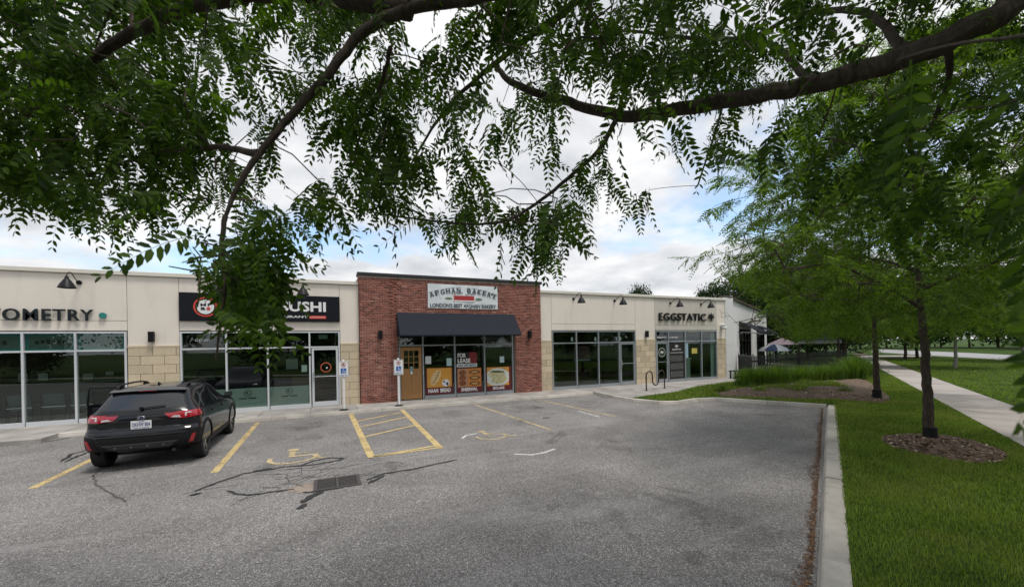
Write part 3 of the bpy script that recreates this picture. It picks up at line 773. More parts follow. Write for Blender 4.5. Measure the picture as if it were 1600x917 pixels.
ss = sign_root('fascia_sign', 'black rectangular sushi restaurant sign with red and white round logo', (-1.9, 0, 3.1))
MB().box(-4.35, .545, -.09, -.01, 3.13, 4.075).build('board', pm('sign_black', (.009, .010, .015), .45, spec=.2), ss, bevel=.006)
M_SW = pm('sign_white', (.80, .80, .80), .4, var=.02); M_SR = pm('sign_red', (.62, .06, .035), .4, var=.04)
def disc(name, x, z, r, y, mat, parent, r0=0.0, n=40):
    m_ = MB()
    if r0 == 0: m_.lathe([(r, y - .006), (r, y)], (x, 0, z), n, 'y')
    else:
        for k in range(n):
            a = 2 * math.pi * k / n; m_.v += [(x + q * math.cos(a), y, z + q * math.sin(a)) for q in (r0, r)]
        for k in range(n): j = (k + 1) % n; m_.f.append((2 * k, 2 * k + 1, 2 * j + 1, 2 * j))
    return m_.build(name, mat, parent)
disc('logo_ring', -3.63, 3.60, .335, -.097, M_SR, ss, .285); disc('logo_disc', -3.63, 3.60, .245, -.092, M_SW, ss)
text_on('logo_letter', 'MI', -3.765, -3.53, 3.62, 3.715, -.101, M_LET, ss, .004, .03, 1.25)
text_on('logo_letter', 'a', -3.765, -3.63, 3.49, 3.59, -.101, M_LET, ss, .004, .035); disc('logo_dot', -3.545, 3.54, .055, -.101, M_SR, ss)
text_on('lettering', 'SUSHI', -1.42, .075, 3.49, 3.86, -.095, M_SW, ss, .012, .035, 1.02)
text_on('lettering', 'MI', -3.1, -2.45, 3.49, 3.86, -.095, M_SW, ss, .012, .035, 1.02)
text_on('lettering', 'JAPANESE RESTAURANT', -3.05, -.535, 3.235, 3.345, -.095, M_SW, ss, .008, .018, 1.0)
MB().box(-.49, .075, -.098, -.09, 3.235, 3.345).build('red_label', M_SR, ss); [MB().box(-.465 + k * .052, -.425 + k * .052, -.101, -.098, 3.262, 3.318).build('small_print', pm('pale_red_print', (.70, .30, .27), .5), ss) for k in range(10)]

se = sign_root('letter_sign', 'raised black letters EGGSTATIC with a leaf emblem', (18, 0, 3.3))
text_on('lettering', 'EGGSTATIC', 16.52, 20.08, 3.33, 3.75, -.05, M_BLACK, se, .06, .006, 1.04)
em = MB()
for a, L in ((90, .30), (52, .31), (128, .31), (16, .30), (164, .30)):
    d = np.array([math.cos(R(a)), math.sin(R(a))]); q = np.array([-d[1], d[0]]); c0 = np.array([20.52, 3.50])
    pts = [c0, c0 + d * L * .5 + q * .042, c0 + d * L, c0 + d * L * .5 - q * .042]
    em.add([(p[0], -.08, p[1]) for p in pts] + [(p[0], -.02, p[1]) for p in pts], [(0, 1, 2, 3), (7, 6, 5, 4)] + [(i, (i + 1) % 4, 4 + (i + 1) % 4, 4 + i) for i in range(4)])
em.box(20.50, 20.54, -.079, -.021, 3.33, 3.52); em.build('emblem', M_BLACK, se)

# bakery banner: a slightly wrinkled sheet with arched lettering
bn = sign_root('banner', 'white vinyl Afghan Bakery banner on the brick front', (5.5, YB, 3.7), 'banner')
bx0, bx1, bz0, bz1, by = 3.95 * .99, 7.09 * .99, 3.72, 4.73, YB - .02
nb, mb_ = 36, 12; g_ = MB()
def wrk(u, v): return .007 * math.sin(9 * u + 7 * v) * math.sin(5 * v + 2 * u) + .005 * math.sin(23 * (u - v)) * (1 - abs(2 * u - 1)) ** .5
for j in range(mb_ + 1):
    for i in range(nb + 1):
        u, v = i / nb, j / mb_; g_.v.append((bx0 + (bx1 - bx0) * u, by + wrk(u, v), bz0 + (bz1 - bz0) * v))
for j in range(mb_):
    for i in range(nb): a = j * (nb + 1) + i; g_.f.append((a, a + 1, a + nb + 2, a + nb + 1))
g_.build('sheet', pm('white_vinyl', (.66, .70, .72), .45, var=.05, scale=3), bn, smooth=True)
M_NAVY = pm('navy_ink', (.02, .035, .06), .6); yb = by - .016
s_ = 'AFGHAN BAKERY'; n = len(s_); cxb = (bx0 + bx1) / 2
for i, ch in enumerate(s_):
    if ch == ' ': continue
    t = (i - (n - 1) / 2) / ((n - 1) / 2); X = cxb + t * 1.40; Z = 4.52 - .22 * t * t - .01; ang = -t * .33
    r = (math.cos(ang), 0, math.sin(ang)); u_ = (-math.sin(ang), 0, math.cos(ang))
    text_on('lettering', ch, -.085, .085, -.10, .10, .012, M_NAVY, bn, .004, .018, frame=((X, yb + .01, Z), r, u_))
    # slab serifs
    sb = MB()
    for zz in (-.10, .088):
        p = [np.array((X, yb - .002, Z)) + np.array(r) * a + np.array(u_) * b for a, b in ((-.10, zz), (.10, zz), (.10, zz + .018), (-.10, zz + .018))]
        sb.sheet(p)
    if ch not in 'GBR': sb.build('serif', M_NAVY, bn)
text_on('lettering', "LONDON'S BEST AFGHAN BAKERY", bx0 + .09, bx1 - .09, 3.76, 3.93, yb - .001, M_NAVY, bn, .004, .012, .95)
fa = ''.join(reversed('\ufee7\ufe8e\ufee7\ufeee\ufe8d\ufe8b\ufef2')) ; fb = ''.join(reversed('\ufe8d\ufed3\ufed0\ufe8e\ufee7\ufef2'))
text_on('lettering', fa, cxb + .06, cxb + .52, 4.31, 4.41, yb, M_NAVY, bn, .004, .004); text_on('lettering', fb, cxb - .50, cxb - .06, 4.31, 4.41, yb, M_NAVY, bn, .004, .004)
MB().box(cxb - .44, cxb + .44, yb, yb + .004, 4.03, 4.27).build('printed_panel', pm('banner_red', (.38, .03, .035), .5), bn)
MB().box(cxb - .47, cxb - .445, yb, yb + .004, 4.01, 4.28).build('printed_panel', pm('banner_pink', (.75, .5, .45), .5), bn); MB().box(cxb + .445, cxb + .47, yb, yb + .004, 4.01, 4.28).build('printed_panel', MATS['banner_pink'], bn)
MB().box(cxb - .44, cxb + .44, yb - .002, yb + .003, 4.025, 4.07).build('printed_panel', M_SW, bn)
for sx in (-1, 1):
    pr = MB()
    for k in range(6):
        X = cxb + sx * (.55 + .05 * k); h = .05 * math.sin((k + 1) / 7 * math.pi) + .02
        pr.add([(X - .03, yb, 4.14), (X, yb - .001, 4.14 + h), (X + .03, yb, 4.14), (X, yb - .001, 4.14 - h)], [(0, 1, 2, 3)])
    pr.build('wheat_print', pm('banner_green', (.07, .15, .05), .6), bn)
    gp = MB()
    for k in range(3):
        gp.ribbon([(0, 0), (.1, .02), (.2, 0)], .006, 0)
        for i in range(len(gp.v) - 6, len(gp.v)):
            v = gp.v[i]; gp.v[i] = (cxb + sx * (.95 + .15 * k) + v[0] - .1, yb, 4.12 + .05 * k + v[1])
    gp.build('script_print', pm('banner_grey', (.30, .33, .35), .6), bn)

# ------------------------------------------------------------------ things in and on the shop windows
def sheet_sign(name, label, cat, x0, x1, z0, z1, y, mat, th=.006):
    r = empty(name); tag(r, label, cat)
    MB().box(x0, x1, y - th, y, z0, z1).build('sheet', mat, r); return r
YI = -.003 + .045                                   # just inside the glass (glass sits at y = .02 .. .028)
M_PAPER = pm('paper_white', (.62, .66, .68), .8, var=.05)
def food_mat(name, stops, scale, dist=1.0, kind='noise'):
    t = NT(name)
    if kind == 'voronoi':
        v = t.n('ShaderNodeTexVoronoi'); v.inputs['Scale'].default_value = scale; t.l(t.tc.outputs['Object'], v.inputs['Vector']); f = v.outputs['Distance']
    else: f = t.noise(scale, 5, .6, dist)
    return t.done(t.bsdf(t.ramp(f, stops), .55))
M_OCHRE = pm('poster_ochre', (.66, .32, .05), .5, var=.12, scale=3); M_MAROON = pm('poster_maroon', (.13, .012, .018), .5); M_BLK = pm('poster_black', (.012, .010, .010), .5)
YP = .016                                           # on the outside of the glass
def ellipse(cx, cz, rx, rz, y, ang=0.0, n=28, wob=0.0, rng=None):
    p = []
    for k in range(n):
        a = 2 * math.pi * k / n; q = 1 + (rng.uniform(-wob, wob) if rng else 0)
        x, z = rx * q * math.cos(a), rz * q * math.sin(a)
        p.append((cx + x * math.cos(ang) - z * math.sin(ang), y, cz + x * math.sin(ang) + z * math.cos(ang)))
    return p
rp_ = random.Random(17)
M_BREAD = food_mat('flatbread', [(.2, (.20, .08, .02)), (.4, (.62, .42, .18)), (.65, (.78, .62, .36)), (.85, (.42, .22, .06))], 14, .6)
p1 = empty('window_poster'); tag(p1, 'orange window poster of long flatbread reading NAAN BREAD', 'poster')
MB().box(3.80, 4.95, YP - .004, YP, .13, 1.24).build('sheet', M_MAROON, p1)
MB().box(3.86, 4.91, YP - .007, YP - .004, .42, 1.22).build('photo_ground', M_OCHRE, p1)
bread = MB().sheet(ellipse(4.22, .83, .17, .36, YP - .009, R(-28), wob=.06, rng=rp_)); bread.build('bread_print', M_BREAD, p1)
for k in range(5):
    t = (k - 2) * .115; MB().sheet(ellipse(4.22 + .47 * t + .03, .83 + .88 * t, .045, .028, YP - .0105, R(40))).build('bread_print', pm('bread_char', (.30, .14, .04), .6), p1)
MB().sheet(ellipse(4.65, .59, .16, .15, YP - .0095)).build('plate_print', M_SW, p1)
for k in range(7): MB().sheet(ellipse(4.65 + rp_.uniform(-.09, .09), .59 + rp_.uniform(-.09, .09), .04, .03, YP - .0105, rp_.uniform(0, 3))).build('plate_pattern', pm('plate_blue', (.04, .08, .18), .4), p1)
text_on('lettering', 'NAAN  BREAD', 3.90, 4.86, .20, .37, YP - .008, M_SW, p1, .003, .04)
p2 = empty('window_poster'); tag(p2, 'brown and orange window poster of round breads reading SHEERMAL', 'poster')
MB().box(5.14, 6.27, YP - .004, YP, .13, 1.18).build('sheet', M_MAROON, p2)
MB().box(5.17, 5.63, YP - .007, YP - .004, .36, 1.16).build('photo_ground', pm('poster_tan', (.46, .24, .13), .5, var=.2), p2)
MB().box(5.63, 6.24, YP - .007, YP - .004, .36, 1.16).build('photo_ground', pm('poster_orange', (.56, .22, .05), .5, var=.2), p2)
M_BUN = food_mat('baked_bun', [(.25, (.07, .018, .008)), (.55, (.26, .085, .03)), (.8, (.45, .19, .08))], 9, .5)
for k in range(3): MB().sheet(ellipse(5.39, .53 + k * .225, .155, .12, YP - .009 - .001 * k, wob=.04, rng=rp_)).build('bread_print', M_BUN, p2)
for k in range(3):
    MB().sheet(ellipse(5.94, .50 + k * .245, .25, .085, YP - .009, wob=.08, rng=rp_)).build('bread_print', pm('dark_crust', (.13, .04, .015), .5, var=.4, scale=20), p2)
    MB().sheet(ellipse(5.94, .50 + k * .245, .17, .045, YP - .0105, wob=.12, rng=rp_)).build('bread_print', food_mat('filling%d' % k, [(.3, (.42, .20, .05)), (.6, (.62, .40, .14)), (.8, (.2, .07, .02))], 30), p2)
text_on('lettering', 'SHEERMAL', 5.32, 6.07, .18, .33, YP - .008, M_SW, p2, .003, .04)
p3 = empty('window_poster'); tag(p3, 'window poster of stuffed flatbread on a white plate reading BOLANI', 'poster')
MB().box(6.49, 7.70, YP - .004, YP, .13, 1.18).build('sheet', M_MAROON, p3)
MB().box(6.52, 7.58, YP - .007, YP - .004, .34, 1.16).build('photo_ground', M_OCHRE, p3)
pl = [p for p in ellipse(7.03, .72, .60, .40, YP - .0085, n=48)]; pl = [(min(max(p[0], 6.52), 7.58), p[1], min(max(p[2], .34), 1.13)) for p in pl]
MB().sheet(pl).build('plate_print', pm('plate_white', (.68, .70, .64), .4, var=.05), p3)
M_BOL = food_mat('stuffed_bread', [(.25, (.10, .13, .03)), (.42, (.50, .47, .22)), (.6, (.72, .68, .44)), (.8, (.30, .24, .08))], 11, .8)
MB().sheet(ellipse(7.0, .82, .40, .19, YP - .0095, R(-6), wob=.08, rng=rp_)).build('bread_print', M_BOL, p3); MB().sheet(ellipse(7.12, .60, .38, .17, YP - .0105, R(8), wob=.10, rng=rp_)).build('bread_print', M_BOL, p3)
MB().sheet(ellipse(7.02, .96, .34, .045, YP - .0115, R(-3), wob=.15, rng=rp_)).build('bread_print', pm('herb_green', (.07, .09, .02), .6, var=.5, scale=30), p3)
text_on('lettering', 'BOLANI', 6.80, 7.34, .17, .30, YP - .008, M_SW, p3, .003, .04)
fl = empty('lease_sign'); tag(fl, 'black and red FOR LEASE sign in the bakery window', 'sign')
MB().box(5.14, 6.06, YP - .004, YP, 1.22, 1.86).build('sheet', M_BLK, fl); MB().box(5.70, 6.06, YP - .007, YP - .004, 1.40, 1.86).build('red_panel', pm('lease_red', (.20, .02, .02), .5), fl)
text_on('lettering', 'FOR', 5.19, 5.56, 1.63, 1.82, YP - .009, M_SW, fl, .003, .03); text_on('lettering', 'LEASE', 5.19, 5.76, 1.41, 1.59, YP - .009, M_SW, fl, .003, .03)
MB().box(5.14, 6.06, YP - .007, YP - .004, 1.22, 1.37).build('number_strip', M_PAPER, fl); text_on('lettering', '226-789-8095', 5.20, 6.00, 1.255, 1.34, YP - .009, M_BLK, fl, .002, .02)
sheet_sign('notice', 'white paper notice beside the oak bakery door', 'notice', 3.80, 4.04, 1.41, 1.73, YP, M_PAPER)
sheet_sign('notice', 'pale teal notice in the bakery window above the naan poster', 'notice', 4.70, 4.92, 1.30, 1.62, YP, pm('paper_teal', (.42, .60, .58), .8))
sheet_sign('notice', 'pale notice in the bakery window above the bolani poster', 'notice', 7.15, 7.36, 1.36, 1.64, YP, pm('paper_blue', (.50, .62, .64), .8))
# ceiling strip lights glowing inside the bakery
ml = NT('strip_light'); e_ = ml.n('ShaderNodeEmission'); e_.inputs[0].default_value = (1, .93, .8, 1); e_.inputs[1].default_value = 2.2; M_STRIP = ml.done(e_.outputs[0])
for i, (x, y, z) in enumerate(((3.55, 1.0, 2.72), (4.95, 1.2, 2.70), (5.25, 1.2, 2.74), (5.6, 2.8, 2.80), (6.55, 1.1, 2.72), (6.95, 1.1, 2.74))):
    s_ = empty('strip_light', (x, y, z)); tag(s_, ['lit strip light above the oak bakery door', 'left strip light of the pair at the middle bakery mullion', 'right strip light of the pair at the middle bakery mullion', 'strip light farthest back in the bakery', 'left strip light of the pair at the right bakery mullion', 'right strip light of the pair at the right bakery mullion'][i], 'light', 'lit strip lights in the bakery')
    MB().box(-.11, .11, -.03, .03, -.012, .012).build('tube', M_STRIP, s_); MB().box(-.13, .13, -.05, .05, .012, .04).build('housing', M_WHITE, s_)
# sushi unit: frosted films with round logos, small signs
tf = NT('frosted_film'); tr_ = tf.n('ShaderNodeBsdfTransparent'); tr_.inputs[0].default_value = (.75, .85, .8, 1)
mx_ = tf.n('ShaderNodeMixShader'); mx_.inputs[0].default_value = .75; tf.l(tr_.outputs[0], mx_.inputs[1]); tf.l(tf.bsdf((.36, .43, .41), .6), mx_.inputs[2]); M_FILM = tf.done(mx_.outputs[0])
for i, (a, b) in enumerate(((-4.30, -3.11), (-3.05, -1.875), (-1.815, -.53))):
    fm_ = empty('window_film'); tag(fm_, ['frosted film on the sushi window behind the parked car', 'frosted film with logo on the middle sushi window', 'frosted film with logo on the window left of the sushi door'][i], 'film')
    MB().box(a, b, YI, YI + .003, .09, .78).build('sheet', M_FILM, fm_)
    if i:
        xc = (a + b) / 2 - .02; disc('logo_ring', xc, .60, .115, YI - .004, M_BLK, fm_, .095); text_on('logo_letter', 'R.', xc - .055, xc + .06, .55, .655, YI - .004, M_BLK, fm_, .002, .02)
        [MB().box(a_, b_, YI - .004, YI - .001, .405, .442).build('caption_bar', M_BLK, fm_) for a_, b_ in ((xc - .26, xc - .03), (xc + .02, xc + .26))]
def neon(label, s, x0, x1, z0, z1, y, mat):
    r = empty('window_lettering'); tag(r, label, 'lettering'); text_on('lettering', s, x0, x1, z0, z1, y, mat, r, .004, -.004); return r
neon('thin white word open in the sushi transom window', 'open', -3.96, -3.55, 2.40, 2.52, YP, pm('dim_white', (.45, .46, .46), .5))
ro = empty('door_decal'); tag(ro, 'red ring decal on the glass door of the sushi unit', 'decal'); disc('ring', .04, 1.42, .19, .006, pm('decal_red', (.42, .09, .045), .5), ro, .155); disc('spot', .07, 1.40, .03, .004, M_PAPER, ro)
sheet_sign('notice', 'small pale notice on the window left of the sushi door', 'notice', -.78, -.60, 1.28, 1.53, YI, M_PAPER)
ex = empty('exit_plate'); tag(ex, 'pale plate inside the transom above the sushi door', 'sign'); MB().box(-.20, .12, .30, .32, 2.50, 2.66).build('sheet', pm('dim_green_plate', (.22, .30, .26), .6), ex)
tv = empty('menu_screen'); tag(tv, 'grey menu panel hanging inside the sushi unit', 'panel'); MB().box(-1.35, -.95, 1.0, 1.03, 1.35, 1.75).build('sheet', pm('dim_grey_panel', (.22, .25, .25), .6), tv)
# counter and vinyl mat seen through the sushi door
ct = empty('counter'); tag(ct, 'wooden counter inside the sushi unit behind the door', 'counter')
for k in range(5): MB().box(-1.2, .9, 1.6, 1.65, .02 + k * .2, .2 + k * .2).build('board', wood_mat('counter_wood%d' % k, (.10, .055, .03), (.2, .11, .06)), ct)
MB().box(-1.25, .95, 1.55, 2.2, 1.02, 1.07).build('top', M_IND, ct)
# optometry: transom banners, chairs, desk, pictures
for i, (a, b, word) in enumerate(((-9.2, -8.12, ''), (-8.04, -6.97, ''), (-6.88, -5.79, 'GLASSES'))):
    tb = empty('transom_banner'); tag(tb, ['teal bordered transom banner cut by the left edge of the view', 'teal bordered transom banner above the middle optometry window', 'teal bordered transom banner reading GLASSES'][i], 'banner')
    MB().box(a, b, YI, YI + .004, 2.21, 2.71).build('border', pm('teal_vinyl', (.03, .20, .20), .5), tb); MB().box(a + .06, b - .06, YI - .004, YI, 2.27, 2.65).build('field', pm('olive_vinyl', (.07, .11, .09), .5), tb)
    if word: text_on('lettering', word, a + .22, b - .22, 2.41, 2.52, YI - .006, M_BLK, tb, .002, .02)
    else:
        for k in range(5 + i): MB().box(a + .2 + k * .12, a + .29 + k * .12, YI - .006, YI - .004, 2.40 + .02 * (k % 2), 2.50 + .02 * (k % 3)).build('dark_print', M_BLK, tb)
def chair(x, y, label):
    c = empty('waiting_chair', (x, y, -.03)); tag(c, label, 'chair', 'waiting chairs behind the optometry windows')
    MB().box(-.25, .25, .02, .50, .42, .48).build('seat', M_GREY, c, bevel=.02); 
    b = MB().obox((0, .0, .74), (.25, 0, 0), (0, .022, .004), (0, -.05, .17)); b.build('backrest', M_GREY, c, bevel=.012)
    for sx in (-1, 1):
        MB().tube([(sx * .27, -.04, 0), (sx * .27, 0, .42), (sx * .27, -.03, .9)], .014, 6).build('leg', M_BLACK, c)
        MB().tube([(sx * .27, .46, 0), (sx * .27, .48, .64)], .014, 6).build('leg', M_BLACK, c)
        MB().box(sx * .27 - .025, sx * .27 + .025, .0, .5, .64, .67).build('armrest', M_BLACK, c, bevel=.008)
    MB().tube([(-.27, -.02, .52), (.27, -.02, .52)], .012, 6).build('crossbar', M_ALU, c)
chair(-9.1, .42, 'grey waiting chair farthest left behind the optometry windows'); chair(-8.37, .42, 'grey waiting chair just left of the second optometry mullion')
chair(-7.62, .42, 'grey waiting chair behind the middle optometry window, left one'); chair(-6.98, .42, 'grey waiting chair at the mullion behind the middle optometry window'); chair(-6.1, .7, 'grey waiting chair hidden behind the open car door')
dk = empty('reception_desk'); tag(dk, 'dark reception desk at the back of the optometry shop', 'desk')
MB().box(-10.5, -7.0, 3.0, 3.6, -.03, 1.05).build('base', pm('desk_brown', (.10, .08, .07), .5), dk); MB().box(-10.6, -6.95, 2.9, 3.65, 1.05, 1.1).build('top', pm('desk_top', (.3, .3, .29), .4), dk)
for i, (x, z, w, h) in enumerate(((-9.6, 1.3, .3, .35), (-9.1, 1.3, .32, .32), (-7.9, 1.25, .35, .3), (-7.45, 1.75, .3, .32), (-7.3, 1.35, .3, .2), (-6.0, 1.6, .35, .35))):
    f_ = empty('wall_picture', (x, 3.2 if z < 1.5 else 4.58, z)); tag(f_, ['framed panel farthest left inside the optometry shop', 'second framed panel from the left inside the optometry shop', 'framed panel on the desk behind the middle optometry window', 'highest framed panel on the back wall of the optometry shop', 'small framed panel below the highest one in the optometry shop', 'framed panel behind the right optometry window beside a dark doorway'][i], 'picture', 'panels inside the optometry shop')
    MB().box(-w / 2, w / 2, -.02, 0, -h / 2, h / 2).build('frame', M_BLACK, f_); MB().box(-w / 2 + .03, w / 2 - .03, -.026, -.02, -h / 2 + .03, h / 2 - .03).build('sheet', M_PAPER, f_)
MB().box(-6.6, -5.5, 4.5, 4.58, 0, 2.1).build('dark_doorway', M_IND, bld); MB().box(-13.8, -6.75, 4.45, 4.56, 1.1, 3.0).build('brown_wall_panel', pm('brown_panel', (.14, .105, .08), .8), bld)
# vacant unit: stickers high on the transoms, faint lease panel, a pale strip
for i, x in enumerate((11.0, 12.38, 13.70, 13.95)):
    sheet_sign('sticker', ['small white sticker on the first transom of the vacant unit', 'small white sticker on the second transom of the vacant unit', 'small white sticker on the third transom of the vacant unit', 'small white sticker on the transom above the vacant door'][i], 'sticker', x - .05, x + .05, 2.28, 2.46, YI, M_PAPER)
sheet_sign('panel', 'dim maroon panel with a pale strip behind the vacant unit glass', 'panel', 11.38, 12.35, 1.36, 2.02, .5, pm('dim_maroon', (.075, .035, .035), .7))
sheet_sign('strip', 'pale blue strip below the maroon panel in the vacant unit', 'strip', 11.38, 12.35, 1.28, 1.35, .5, pm('dim_blue', (.18, .25, .27), .6))
# EGGSTATIC window graphics
wg = empty('window_lettering'); tag(wg, 'small white lettering on the transom above the EGGSTATIC door', 'lettering'); text_on('lettering', 'Eggstatic Beverage', 16.42, 17.95, 2.36, 2.46, YP, M_SW, wg, .003, .015)
dd = empty('door_decal'); tag(dd, 'grey ring decal with leaf emblem on the EGGSTATIC door', 'decal'); disc('ring', 16.74, 1.60, .26, .006, pm('decal_grey', (.28, .29, .28), .6), dd, .20, 24)
e2 = em.v; mn = np.array([20.52, 0, 3.50]); MB().add([((v[0] - 20.52) * .55 + 16.74, .004 + v[1] * .01, (v[2] - 3.5) * .55 + 1.56) for v in e2], em.f).build('emblem', M_SW, dd)
pc = empty('window_poster'); tag(pc, 'black menu poster with rows of small white text in the EGGSTATIC window', 'poster'); MB().box(17.26, 18.40, YP, YP + .004, .12, 2.13).build('sheet', M_BLK, pc)
MB().add([((v[0] - 20.52) * .5 + 17.83, YP - .004 + v[1] * .01, (v[2] - 3.5) * .5 + 1.88) for v in e2], em.f).build('emblem', M_SW, pc); text_on('lettering', 'EGGSTATIC', 17.5, 18.16, 1.70, 1.78, YP - .004, M_SW, pc, .002, .02)
MB().box(17.36, 18.32, YP - .004, YP - .001, 1.55, 1.57).build('rule', M_SW, pc)
rl = random.Random(4)
for blk in (1.10, .66, .22):
    for k in range(6):
        x = 17.36
        while x < 18.25:
            w = rl.uniform(.03, .11); MB().box(x, min(x + w, 18.30), YP - .004, YP - .001, blk + k * .055, blk + k * .055 + .02).build('text_row', MATS['decal_grey'], pc); x += w + .04
sheet_sign('poster', 'small yellow poster in the EGGSTATIC window', 'poster', 18.98, 19.40, 1.48, 1.78, YP, pm('poster_yellow', (.62, .52, .12), .6, var=.3, scale=12))
sheet_sign('banner', 'narrow pale blue banner at the mullion of the EGGSTATIC window', 'banner', 18.50, 18.70, 1.25, 2.1, YP, pm('pale_blue_vinyl', (.30, .46, .52), .6, var=.3, scale=9))
cf = empty('display_case'); tag(cf, 'pale green display case inside EGGSTATIC', 'case'); MB().box(18.75, 19.5, .6, 1.1, -.03, 1.15).build('body', pm('case_green', (.33, .45, .40), .6), cf, bevel=.01); MB().box(18.7, 19.55, .55, 1.15, 1.15, 1.2).build('top', M_WHITE, cf)
sheet_sign('curtain', 'pale green curtain at the right end of the EGGSTATIC window', 'curtain', 20.6, 20.9, .1, 2.7, .12, pm('pale_curtain', (.25, .34, .32), .9))

# ------------------------------------------------------------------ accessible parking posts, bike rack, bench
def park_post(x, y, label):
    p = empty('parking_sign_post', (x, y, Z_WALK)); tag(p, label, 'sign post', 'accessible parking signs')
    MB().lathe([(.16, 0), (.16, .015), (.10, .03), (.05, .05)], n=18).build('base', M_BLACK, p)
    MB().tube([(0, 0, .02), (0, 0, 1.72)], .042, 12).build('post', M_WHITE, p, smooth=True)
    MB().lathe([(.04, 1.72), (.03, 1.75), (.005, 1.76)], n=12).build('cap', M_WHITE, p)
    sg = MB().box(-.175, .175, -.052, -.045, 1.14, 1.70).build('plate', M_WHITE, p, bevel=.002)
    M_BL = pm('sign_blue', (.02, .12, .42), .5)
    for (a, b, c, d) in ((-.165, .165, 1.15, 1.16), (-.165, .165, 1.68, 1.69), (-.165, -.155, 1.16, 1.68), (.155, .165, 1.16, 1.68)): MB().box(a, b, -.0535, -.052, c, d).build('border', M_BLK, sg)
    MB().box(-.09, .09, -.0545, -.052, 1.28, 1.46).build('blue_square', M_BL, sg)
    wm = MB(); arc = [(.02 + .045 * math.cos(a), 1.335 + .045 * math.sin(a)) for a in np.linspace(R(-220), R(20), 12)]
    wm.ribbon(arc, .012, 0); wm.ribbon([(-.005, 1.42), (-.005, 1.37), (.03, 1.365), (.055, 1.31)], .014, 0); wm.sheet([(-.005 + .014 * math.cos(a), 1.435 + .014 * math.sin(a), 0) for a in np.linspace(0, 6.28, 9)[:-1]])
    wm.v = [(v[0], -.0565, v[1]) for v in wm.v]; wm.build('wheelchair', M_WHITE, sg)
    disc('ring', 0, 1.575, .075, -.0545, pm('sign_red2', (.45, .04, .05), .5), sg, .058, 24); text_on('letter', 'P', -.025, .03, 1.54, 1.61, -.0555, M_BLK, sg, .002, .02)
    ba = MB(); ba.obox((0, -.0558, 1.575), (.045, 0, -.045), (0, .0006, 0), (.006, 0, .006)); ba.build('bar', MATS['sign_red2'], sg)
    text_on('lettering', 'BY PERMIT ONLY', -.13, .13, 1.185, 1.235, -.054, M_BL, sg, .002, .008)
    return p
park_post(.59, -1.50, 'accessible parking sign on a white post by the sushi door'); park_post(2.47, -1.45, 'accessible parking sign on a white post by the oak bakery door')
br = empty('bike_rack', (13.0, -2.75, Z_WALK)); tag(br, 'brown steel wave bike rack on the concrete walk', 'bike rack')
a0 = np.array(gnd(1010, 610, Z_WALK)); a1 = np.array(gnd(1038.5, 606.5, Z_WALK)); br.location = tuple(a0); dv = (a1 - a0)[:2]; L_ = np.hypot(*dv); br.rotation_euler = (0, 0, math.atan2(dv[1], dv[0]))
h1 = .86; r = L_ / 6; pts = [(0, 0, 0), (0, 0, h1 - r)]
pts += [(r - r * math.cos(t), 0, h1 - r + r * math.sin(t)) for t in np.linspace(.2, math.pi, 9)]
pts += [(2 * r, 0, .20 + r)] + [(3 * r - r * math.cos(t), 0, .20 + r - r * math.sin(t)) for t in np.linspace(.2, math.pi, 9)]
pts += [(4 * r, 0, h1 - r)] + [(5 * r - r * math.cos(t), 0, h1 - r + r * math.sin(t)) for t in np.linspace(.2, math.pi, 9)] + [(6 * r, 0, 0)]
MB().tube(pts, .03, 8).build('tube', pm('brown_steel', (.045, .028, .022), .5, .3), br, smooth=True)
for x in (0, 6 * r): MB().lathe([(.08, 0), (.08, .012), (.03, .015)], (x, 0, 0), 14).build('foot_plate', MATS['brown_steel'], br)
bc = empty('bench', (21.6, -.55, Z_WALK)); tag(bc, 'low dark bench at the white end wall beside EGGSTATIC', 'bench')
MB().box(-.1, 1.5, -.2, .2, .42, .46).build('seat', M_BLACK, bc)
for x in (0, 1.4):
    for y in (-.15, .15): MB().box(x - .03, x + .03, y - .03, y + .03, 0, .42).build('leg', M_BLACK, bc)

# ------------------------------------------------------------------ white end building along the street, its awnings
WB = empty('white_building'); tag(WB, 'white painted end building with black window awnings', 'building')
OX = np.array([21.75, 0.0])
def wp(a, o, z): p = OX + KD * a + ND * o; return (p[0], p[1], z)
def wbox(a0, a1, o0, o1, z0, z1, name, mat, parent=None, **kw):
    c = (np.array(wp(a0, o0, z0)) + np.array(wp(a1, o1, z1))) / 2
    return MB().obox(c, (*(KD * (a1 - a0) / 2), 0), (*(ND * (o1 - o0) / 2), 0), (0, 0, (z1 - z0) / 2)).build(name, mat, parent or WB, **kw)
M_WW = pm('white_stucco', (.70, .70, .70), .85, var=.03, scale=3, bump=.2, bscale=120, dirt=.06)
MB().box(21.73, 22.42, -.02, .30, -.2, 4.74).build('corner_pier', M_WW, WB)
wbox(.60, 4.6, -.25, .02, -.2, 4.80, 'wall', M_WW); wbox(10.1, 13.4, -.25, .02, -.2, 4.80, 'wall', M_WW); wbox(18.8, 20.6, -.25, .02, -.2, 4.80, 'wall', M_WW)
